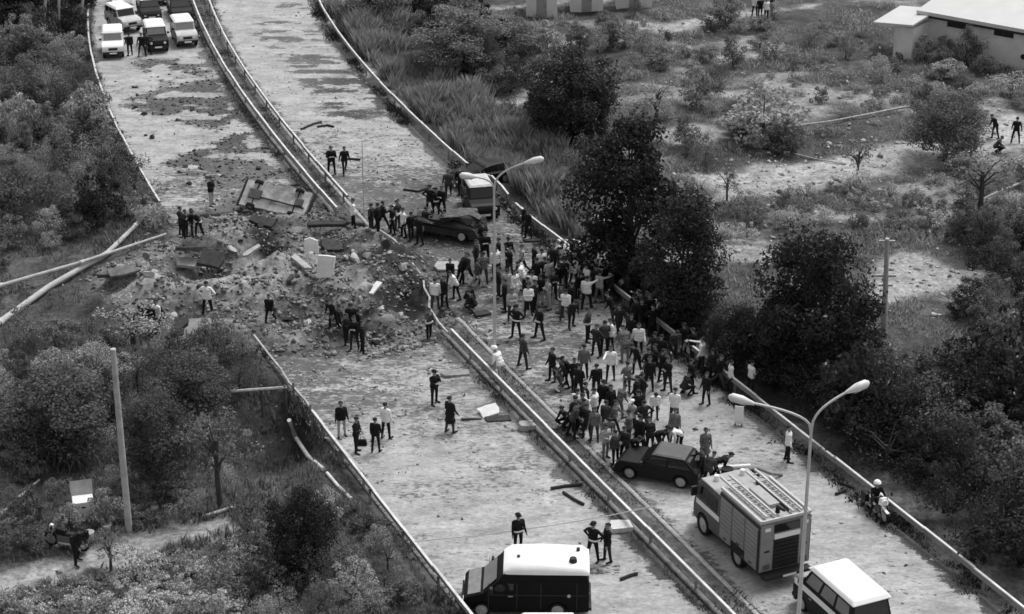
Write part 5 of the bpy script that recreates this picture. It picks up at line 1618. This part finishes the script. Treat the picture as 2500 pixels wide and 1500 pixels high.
ok = (q[:, 0] < XL(q[:, 1]) - .3) & (poly_sd(q[:, 0], q[:, 1], PATHS['dirt_track']) < -.1) & (crater_mask(q[:, 0], q[:, 1]) < .4) & (fbm(q[:, 0] / 2.5, q[:, 1] / 2.5, 46, 3) > -.15)
grass('slope_grass', 'weeds and grass covering the slope beside the road', 'grass', q[ok], leafmat('slope weeds', .2, .6), .12, .45, .04, 4, 26, .6, .15)
r_ = np.random.default_rng(31)
ys = r_.uniform(52, 175, 5200)
xs = XM(ys) + r_.uniform(-.55, MED + .1, len(ys)); k = crater_mask(xs, ys) < .3
k &= (r_.uniform(0, 1, len(ys)) < .25 + .75 * (xs > XM(ys))) | (fbm(xs, ys / 3, 12, 3) > .05)
grass('median_weeds', 'dark weeds growing along the reservation', 'weeds', np.column_stack([xs, ys])[k], weed, .04, .17, .035, 9, 32, 1.3, .16, z=.07)
ys = r_.uniform(52, 175, 3600)
xs = XR(ys) + r_.uniform(-.75, .5, len(ys)); k = (fbm(xs / 1.5, ys / 3, 14, 3) > -.02)
grass('verge_weeds', 'dark weeds along the foot of the long guardrail', 'weeds', np.column_stack([xs, ys])[k], weed, .05, .24, .035, 9, 33, 1.2, .16, z=.0)
ys = r_.uniform(52, 175, 2200)
xs = XL(ys) + r_.uniform(-.5, .45, len(ys)); k = (crater_mask(xs, ys) < .3) & (fbm(xs / 1.5, ys / 3, 16, 3) > -.05)
grass('verge_weeds', 'weeds along the foot of the verge guardrail', 'weeds', np.column_stack([xs, ys])[k], leafmat('verge weed', .12, .6), .1, .4, .03, 6, 34, .7, .1, z=.0)

# ------------------------------------------------------------------ rubble and debris
rubm = leafmat('rubble stone', .30, .7, .95, 0.0)
def rock_mesh(seed, flat=.7, sub=3):
    bm = bmesh.new()
    bmesh.ops.create_icosphere(bm, subdivisions=sub, radius=1)
    r = random.Random(seed)
    pl = [(Vector((r.uniform(-1, 1), r.uniform(-1, 1), r.uniform(-1, 1))).normalized(), r.uniform(.38, .72)) for _ in range(11)]
    for v in bm.verts:
        for n_, d_ in pl:
            k = v.co.dot(n_)
            if k > d_:
                v.co -= n_ * (k - d_)
        v.co.z *= flat
    me = bpy.data.meshes.new('stone'); bm.to_mesh(me); bm.free()
    me.materials.append(None)
    return me
ROCK = [rock_mesh(k, (.75, .55, .9)[k % 3]) for k in range(6)]
stone_t = {'pale': gm('pale broken stone', .42, .95, .25, 3, .5), 'grey': gm('grey earth clod', .2, .95, .4, 3, .6), 'dark': gm('dark damp clod', .06, .95, .4, 3, .6)}
rr_ = random.Random(77)
def stones(poly, n, smin, smax, tone, label, group, seed):
    pts = rnd_in(poly, n, seed)
    for (x, y) in pts:
        s = smin + (smax - smin) * rr_.random() ** 2
        o = link('stone', rr_.choice(ROCK))
        o.location = (x, y, surf_z(float(x), float(y)) + s * .2)
        o.rotation_euler = (rr_.uniform(-.5, .5), rr_.uniform(-.5, .5), rr_.uniform(0, 6))
        o.scale = (s * rr_.uniform(.8, 1.4), s, s * rr_.uniform(.7, 1.1))
        o.material_slots[0].link = 'OBJECT'; o.material_slots[0].material = stone_t[tone]
        tag(o, label, 'stone', group)
CPX = [(400, 580), (560, 545), (745, 525), (905, 580), (1065, 700), (1075, 800), (900, 840), (690, 840), (500, 815), (330, 760), (260, 690)]
stones(CPX, 55, .08, .34, 'pale', 'pale broken stone lying in the crater rubble', 'pale stones in the crater', 41)
stones(CPX, 60, .10, .38, 'grey', 'grey clod of earth lying in the crater rubble', 'grey clods in the crater', 42)
stones(CPX, 60, .10, .42, 'dark', 'dark damp clod lying in the crater rubble', 'dark clods in the crater', 43)
stones([(330, 170), (480, 150), (640, 330), (800, 520), (560, 530), (430, 430), (300, 260)], 45, .10, .3, 'dark', 'dark clod of earth on the road beyond the crater', 'clods on the road beyond the crater', 44)
def loose(name, label, pts, smin, smax, mat, seed, zf, pw=3):
    """small angular pieces, too many to count"""
    r = np.random.default_rng(seed)
    n = len(pts)
    base = np.array([(1, 0, 0), (-1, 0, 0), (0, 1, 0), (0, -1, 0), (0, 0, .8), (0, 0, -.6)], float)
    fc = np.array([(0, 2, 4), (2, 1, 4), (1, 3, 4), (3, 0, 4), (2, 0, 5), (1, 2, 5), (3, 1, 5), (0, 3, 5)])
    s = smin + (smax - smin) * r.random(n) ** pw
    a = r.uniform(0, 6.283, n)
    v = base[None] * s[:, None, None] * r.uniform(.4, 1.4, (n, 6, 1)) * r.uniform(.45, 1.35, (n, 1, 3)) + r.normal(size=(n, 6, 3)) * (s * .16)[:, None, None]
    c, s_ = np.cos(a)[:, None], np.sin(a)[:, None]
    x = v[..., 0] * c - v[..., 1] * s_; y = v[..., 0] * s_ + v[..., 1] * c
    z = zf(pts[:, 0], pts[:, 1])
    v = np.stack([x + pts[:, :1], y + pts[:, 1:2], v[..., 2] + (z + s * .15)[:, None]], -1).reshape(-1, 3)
    f = (fc[None] + (np.arange(n) * 6)[:, None, None]).reshape(-1, 3)
    o = link(name, np_mesh(name, v, f), mat)
    o['kind'] = 'stuff'; o['label'] = label; o['category'] = 'rubble'
    return o
RUBZ = lambda x, y: np.maximum(ground_z(x, y), np.where(on_road(x, y) * (crater_mask(x, y) < .45) > .5, 0, -9))
q = rnd_in([(380, 560), (560, 520), (745, 500), (930, 560), (1090, 690), (1110, 830), (900, 880), (690, 870), (480, 840), (300, 780), (210, 690)], 20000, 51)
q = q[fbm(q[:, 0] / 1.6, q[:, 1] / 1.2, 50, 4) > -.12]
loose('rubble', 'loose broken earth and stones filling the crater', q, .015, .19, rubm, 52, RUBZ, 3.8)
r_ = np.random.default_rng(59)
q = np.column_stack([r_.normal(-9.5, 6.5, 16000), r_.normal(97, 11, 16000)])
q = q[(q[:, 1] > 74) & (fbm(q[:, 0] / 2, q[:, 1] / 1.5, 49, 4) > r_.uniform(-.5, .35, len(q)))]
loose('rubble', 'earth and stones thrown out around the crater', q, .012, .15, leafmat('thrown earth', .24, .8, .95, 0.0), 60, RUBZ, 5)
q = rnd_in([(310, 150), (480, 130), (560, 225), (655, 330), (775, 470), (850, 560), (640, 600), (440, 570), (540, 480), (390, 400), (560, 330), (270, 255), (400, 210)], 5000, 63)
q = q[fbm(q[:, 0] / 1.8, q[:, 1] / 1.3, 71, 5) > -.08]
loose('rubble', 'dark earth clods strewn over the road before the parked vehicles', q, .015, .14, leafmat('dark clod', .075, .7, .95, 0.0), 65, RUBZ, 4)
r_ = np.random.default_rng(53)
ys = r_.uniform(55, 172, 16000); t = r_.uniform(0.01, .99, len(ys))
lf = r_.random(len(ys)) < .5
xs = np.where(lf, XL(ys) + .3 + t * (XM(ys) - XL(ys) - .5), XM(ys) + MED + .2 + t * (XR(ys) - XM(ys) - MED - .5))
dist = np.hypot((xs + 10), (ys - 97) * .7)
k = (crater_mask(xs, ys) < .3) & (r_.random(len(ys)) < np.clip(1.15 - dist / 45, .12, 1)) & (fbm(xs / 2, ys / 1.5, 64, 4) > r_.uniform(-.6, .5, len(ys)))
loose('grit', 'scattered grit and small clods on the dusty carriageways', np.column_stack([xs, ys])[k], .012, .13, leafmat('road grit', .3, .8, .95, 0.0), 54, lambda x, y: np.zeros(len(x)), 6)
q = rnd_in([(1600, 400), (2560, 280), (2560, 760), (2100, 800), (1650, 560)], 2500, 55)
loose('field_stones', 'small pale stones strewn over the scrub field', q, .04, .22, leafmat('field stone', .4, .5, .95, 0.0), 56, ground_z, 4)
q = rnd_in([(1500, 40), (2200, 60), (2500, 280), (1900, 400), (1600, 330)], 1200, 57)
loose('field_stones', 'small pale stones strewn below the long building', q, .04, .2, leafmat('field stone far', .4, .5, .95, 0.0), 58, ground_z, 4)

def slab(px, py, w, l, th, rot, tilt, mat, label, cat='slab', name='broken_slab', lift=.0, seed=0):
    r = random.Random(seed + px)
    n = 8
    pts = []
    for k in range(n):
        a = 2 * math.pi * k / n + r.uniform(-.2, .2)
        c, s = math.cos(a), math.sin(a)
        e = 1 / max(abs(c), abs(s)) * r.uniform(.82, 1.0)
        pts.append((c * e * w / 2, s * e * l / 2))
    mb = MB()
    v = [(x, y, 0) for x, y in pts] + [(x * .97, y * .97, th) for x, y in pts]
    f = [tuple(range(n - 1, -1, -1)), tuple(range(n, 2 * n))] + [(k, (k + 1) % n, n + (k + 1) % n, n + k) for k in range(n)]
    mb.add(v, f)
    o = mb.build(name, mat, None, bevel=.012)
    p = W(px, py)
    o.location = p + Vector((0, 0, lift))
    o.rotation_euler = (RAD(tilt[0]), RAD(tilt[1]), RAD(rot))
    tag(o, label, cat, 'broken slabs of the road')
    return o
cw = gm('white concrete', .68, .9, .12, 2, .3); cg = gm('grey concrete', .36, .9, .25, 2, .4); asph = gm('broken asphalt', .05, .95, .4, 4, .6); asd = gm('dusty asphalt top', .26, .95, .3, 3, .5)
slab(761, 632, .85, 1.35, .25, 4, (72, 0), cw, 'white concrete block standing upright at the crater edge', lift=.58)
slab(798, 675, .95, 1.3, .25, -6, (74, 3), cw, 'white concrete block leaning below the other white block', lift=.55)
slab(455, 655, 1.2, .9, .18, 20, (20, 10), cg, 'pale flat slab beside the dark hole in the rubble', lift=.25)
slab(300, 672, 1.7, 1.0, .12, 25, (10, -6), gm('earthy asphalt', .13, .95, .45, 3, .6), 'large dusty asphalt plate beside the fallen poles', lift=.2)
slab(275, 690, 1.6, 1.0, .18, 60, (-12, 16), asph, 'dark asphalt plate tipped on the mound', lift=.3)
slab(520, 640, 1.5, 1.2, .25, -12, (32, 12), asph, 'dark broken asphalt lump in the crater hollow', lift=.1)
slab(470, 620, 1.7, 1.2, .2, 40, (-15, 12), asph, 'small dark asphalt lump above the hollow', lift=.2)
slab(615, 627, .35, 1.5, .12, -35, (10, 10), cg, 'pale concrete bar lying on the rubble', lift=.3)
slab(735, 655, .45, 1.9, .14, 38, (8, 0), cg, 'long pale kerb piece beside the white blocks', lift=.25)
slab(915, 715, .35, 1.1, .15, -25, (18, 12), cw, 'short white bar on the far rim of the pit', lift=.2)
slab(500, 815, 3.2, 1.5, .16, 8, (22, 4), asd, 'wide tilted road plate with a dark broken edge', lift=.25)
slab(420, 800, 2.0, 1.0, .16, -15, (18, -8), asph, 'dark tilted plate beside the wide road plate', lift=.15)
slab(640, 548, 1.7, .8, .2, -18, (20, 9), asph, 'dark plate in front of the overturned car', lift=.1)
slab(800, 562, 2.4, .5, .2, 3, (12, 0), asph, 'dark kerb length on the crater rim by the torn rail', lift=.3)
slab(810, 610, 1.5, 1.1, .2, 22, (16, 10), asph, 'dark lump behind the white blocks', lift=.15)
slab(1195, 1010, 1.1, .8, .08, 25, (16, -6), cw, 'white sheet of metal on the road by the reservation', lift=.12, name='metal_sheet', cat='metal sheet')
slab(1215, 1025, 1.3, .5, .06, 10, (6, 0), asph, 'dark plate laid as the shadow under the white sheet', lift=.03)  # dark slab standing in for the shadow of the white sheet
slab(1150, 1025, 1.1, .16, .06, 8, (0, 3), asph, 'dark flat bar on the road by the white sheet', lift=.01)
slab(1100, 560, 1.4, 1.0, .1, 12, (6, 4), cg, 'pale panel leaning on the crushed dark car', lift=.05)
slab(1090, 655, 1.6, 1.2, .12, 5, (4, 2), cg, 'flat pale panel on the road between wrecks and crowd', lift=.05)
slab(1175, 770, 1.0, .5, .15, 30, (6, 4), asph, 'dark lump of asphalt by the reservation end', lift=.02)
slab(1300, 590, 1.2, .35, .1, 6, (2, 0), asph, 'dark strip of trim under the reeds guardrail', lift=.01)
slab(1515, 1292, .95, .75, .22, 10, (4, 3), gm('pale tarpaulin', .6, .8, .2, 3, .4), 'pale tarpaulin bundle at the reservation edge', 'tarpaulin', 'tarpaulin', lift=.02)
slab(1285, 1048, .8, .6, .3, 20, (6, 3), cg, 'grey concrete lump at the foot of the reservation rail', lift=.02)
slab(1110, 915, 1.6, .6, .12, 15, (5, 3), asd, 'dusty road fragment near two people and the straight rail', lift=.02)

# dark sticks and scraps lying on the road
stickm = gm('charred wood', .03, .9, .4, 5, .5)
STK = [([(1345, 1196), (1380, 1190), (1420, 1186)], 'forked dark branch on the road near the reservation'), ([(1375, 1205), (1400, 1222), (1425, 1235)], 'short dark branch below the forked branch'),
       ([(1515, 1418), (1540, 1408), (1556, 1404)], 'dark stick lying near the black van'), ([(985, 465), (1020, 470), (1045, 462)], 'dark stick on the road behind the wrecks'),
       ([(735, 318), (765, 305), (785, 300)], 'dark curved scrap on the road beyond the crater'), ([(775, 312), (800, 308), (815, 312)], 'dark bumper scrap on the road beyond the crater'),
       ([(2045, 1180), (2085, 1195)], 'dark stick beside the motorcycle guardrail'), ([(2040, 1210), (2065, 1200)], 'short dark stick beside the motorcycle'), ([(395, 1365), (425, 1345)], 'dark plank on the dirt track'),
       ([(850, 390), (880, 392)], 'short dark scrap beside two walking people'), ([(180, 45), (220, 15)], 'dark pole end beside the parked vehicles')]
for pxs, lb in STK[:-1]:
    lying('stick', pxs, [.07] * len(pxs), lb, 'stick', stickm, None, .06, 6)
# barrier tape across the carriageway
tp = [G(1012, 1324, .85), G(1180, 1308, .75), G(1350, 1284, .75), G(1480, 1262, .8), G(1595, 1238, .95)]
mb = MB()
for a, b in zip(tp[:-1], tp[1:]):
    d = Vector((0, 0, .05))
    mb.quad([a - tp[0], b - tp[0], b - tp[0] + d, a - tp[0] + d], .006)
o = mb.build('barrier_tape', whitep, None); o.location = tp[0]
tag(o, 'white barrier tape stretched across the road behind the black van', 'tape')
# white board standing by the guardrail, boxes
bd = empty('white_board', W(1803, 1038), RAD(-12)); tag(bd, 'white board standing upright on the road under the lamp arm', 'board')
MB().box(-.2, .2, -.02, .02, .08, .95).build('panel', whitep, bd, bevel=.01)
for x in (-.15, .15):
    MB().box(x - .02, x + .02, -.12, .12, 0, .078).build('foot', trim, bd)
cr = empty('crate', W(206, 1262), RAD(15)); tag(cr, 'white crate with open lid among bushes by the dirt track', 'crate')
MB().box(-.42, .42, -.35, .35, 0, .85).build('box', whitep, cr, bevel=.02)
MB().hexa([(-.45, .36, .85), (.45, .36, .85), (.45, .60, 1.4), (-.45, .60, 1.4), (-.45, .40, .83), (.45, .40, .83), (.45, .64, 1.38), (-.45, .64, 1.38)]).build('lid', cg, cr)
MB().box(-.08, .08, -.375, -.353, .6, .66).build('handle', trim, cr)
for px, py, lb in ((218, 1318, 'white bucket beside the motorcycle on the dirt track'), (261, 1290, 'low white basin at the foot of the tall pole')):
    b = empty('bucket', W(px, py)); tag(b, lb, 'bucket')
    hh = .34 if px == 218 else .16
    MB().tube([(0, 0, 0), (0, 0, hh)], [.15, .22], 14).build('bucket_body', whitep, b, smooth=50)
    MB().tube([(0, 0, hh + .002), (0, 0, hh + .02)], [.235, .235], 14).build('rim', cg, b, smooth=50)
# fire hose and pump behind the engine
hs = empty('pump_trolley', G(1800, 1188), .3); tag(hs, 'dark pump trolley with hose beside the fire engine roof', 'pump')
MB().box(-.9, .9, -.3, .3, .3, .62).build('frame', darkp, hs, bevel=.03)
MB().tube([(-.5, 0, .62), (-.5, 0, .95)], .26, 14).build('drum', darkp, hs, smooth=40)
MB().tube([(.1, 0, .75), (.9, .05, .72), (1.6, .1, .3), (2.2, .3, .06)], .07, 8).build('hose', gm('canvas hose', .2), hs, smooth=50)
for x in (-.6, .6):
    MB().tube([(x, -.36, .2), (x, -.31, .2)], .2, 14).build('wheel', rubber, hs)
    MB().tube([(x, .31, .2), (x, .36, .2)], .2, 14).build('wheel', rubber, hs)
lying('gas_bottle', [(1735, 1148), (1832, 1142)], [.09, .09], 'white gas cylinder lying on the road beyond the fire engine', 'cylinder', whitep, None, .09, 12)
for px, py, lb in ((865, 1092, 'dark bag on the ground between standing people'), (1955, 1117, 'dark bag at the foot of the guardrail by the lamp')):
    b = empty('bag', W(px + 20, py - 5)); tag(b, lb, 'bag')
    MB().hexa([(-.22, -.12, 0), (.22, -.12, 0), (.22, .12, 0), (-.22, .12, 0), (-.17, -.07, .28), (.17, -.07, .28), (.17, .07, .28), (-.17, .07, .28)]).build('bag_body', CL['black'], b, bevel=.04)
    MB().tube([(-.1, 0, .28), (-.06, 0, .4), (.06, 0, .4), (.1, 0, .28)], .015, 6).build('handle', trim, b)
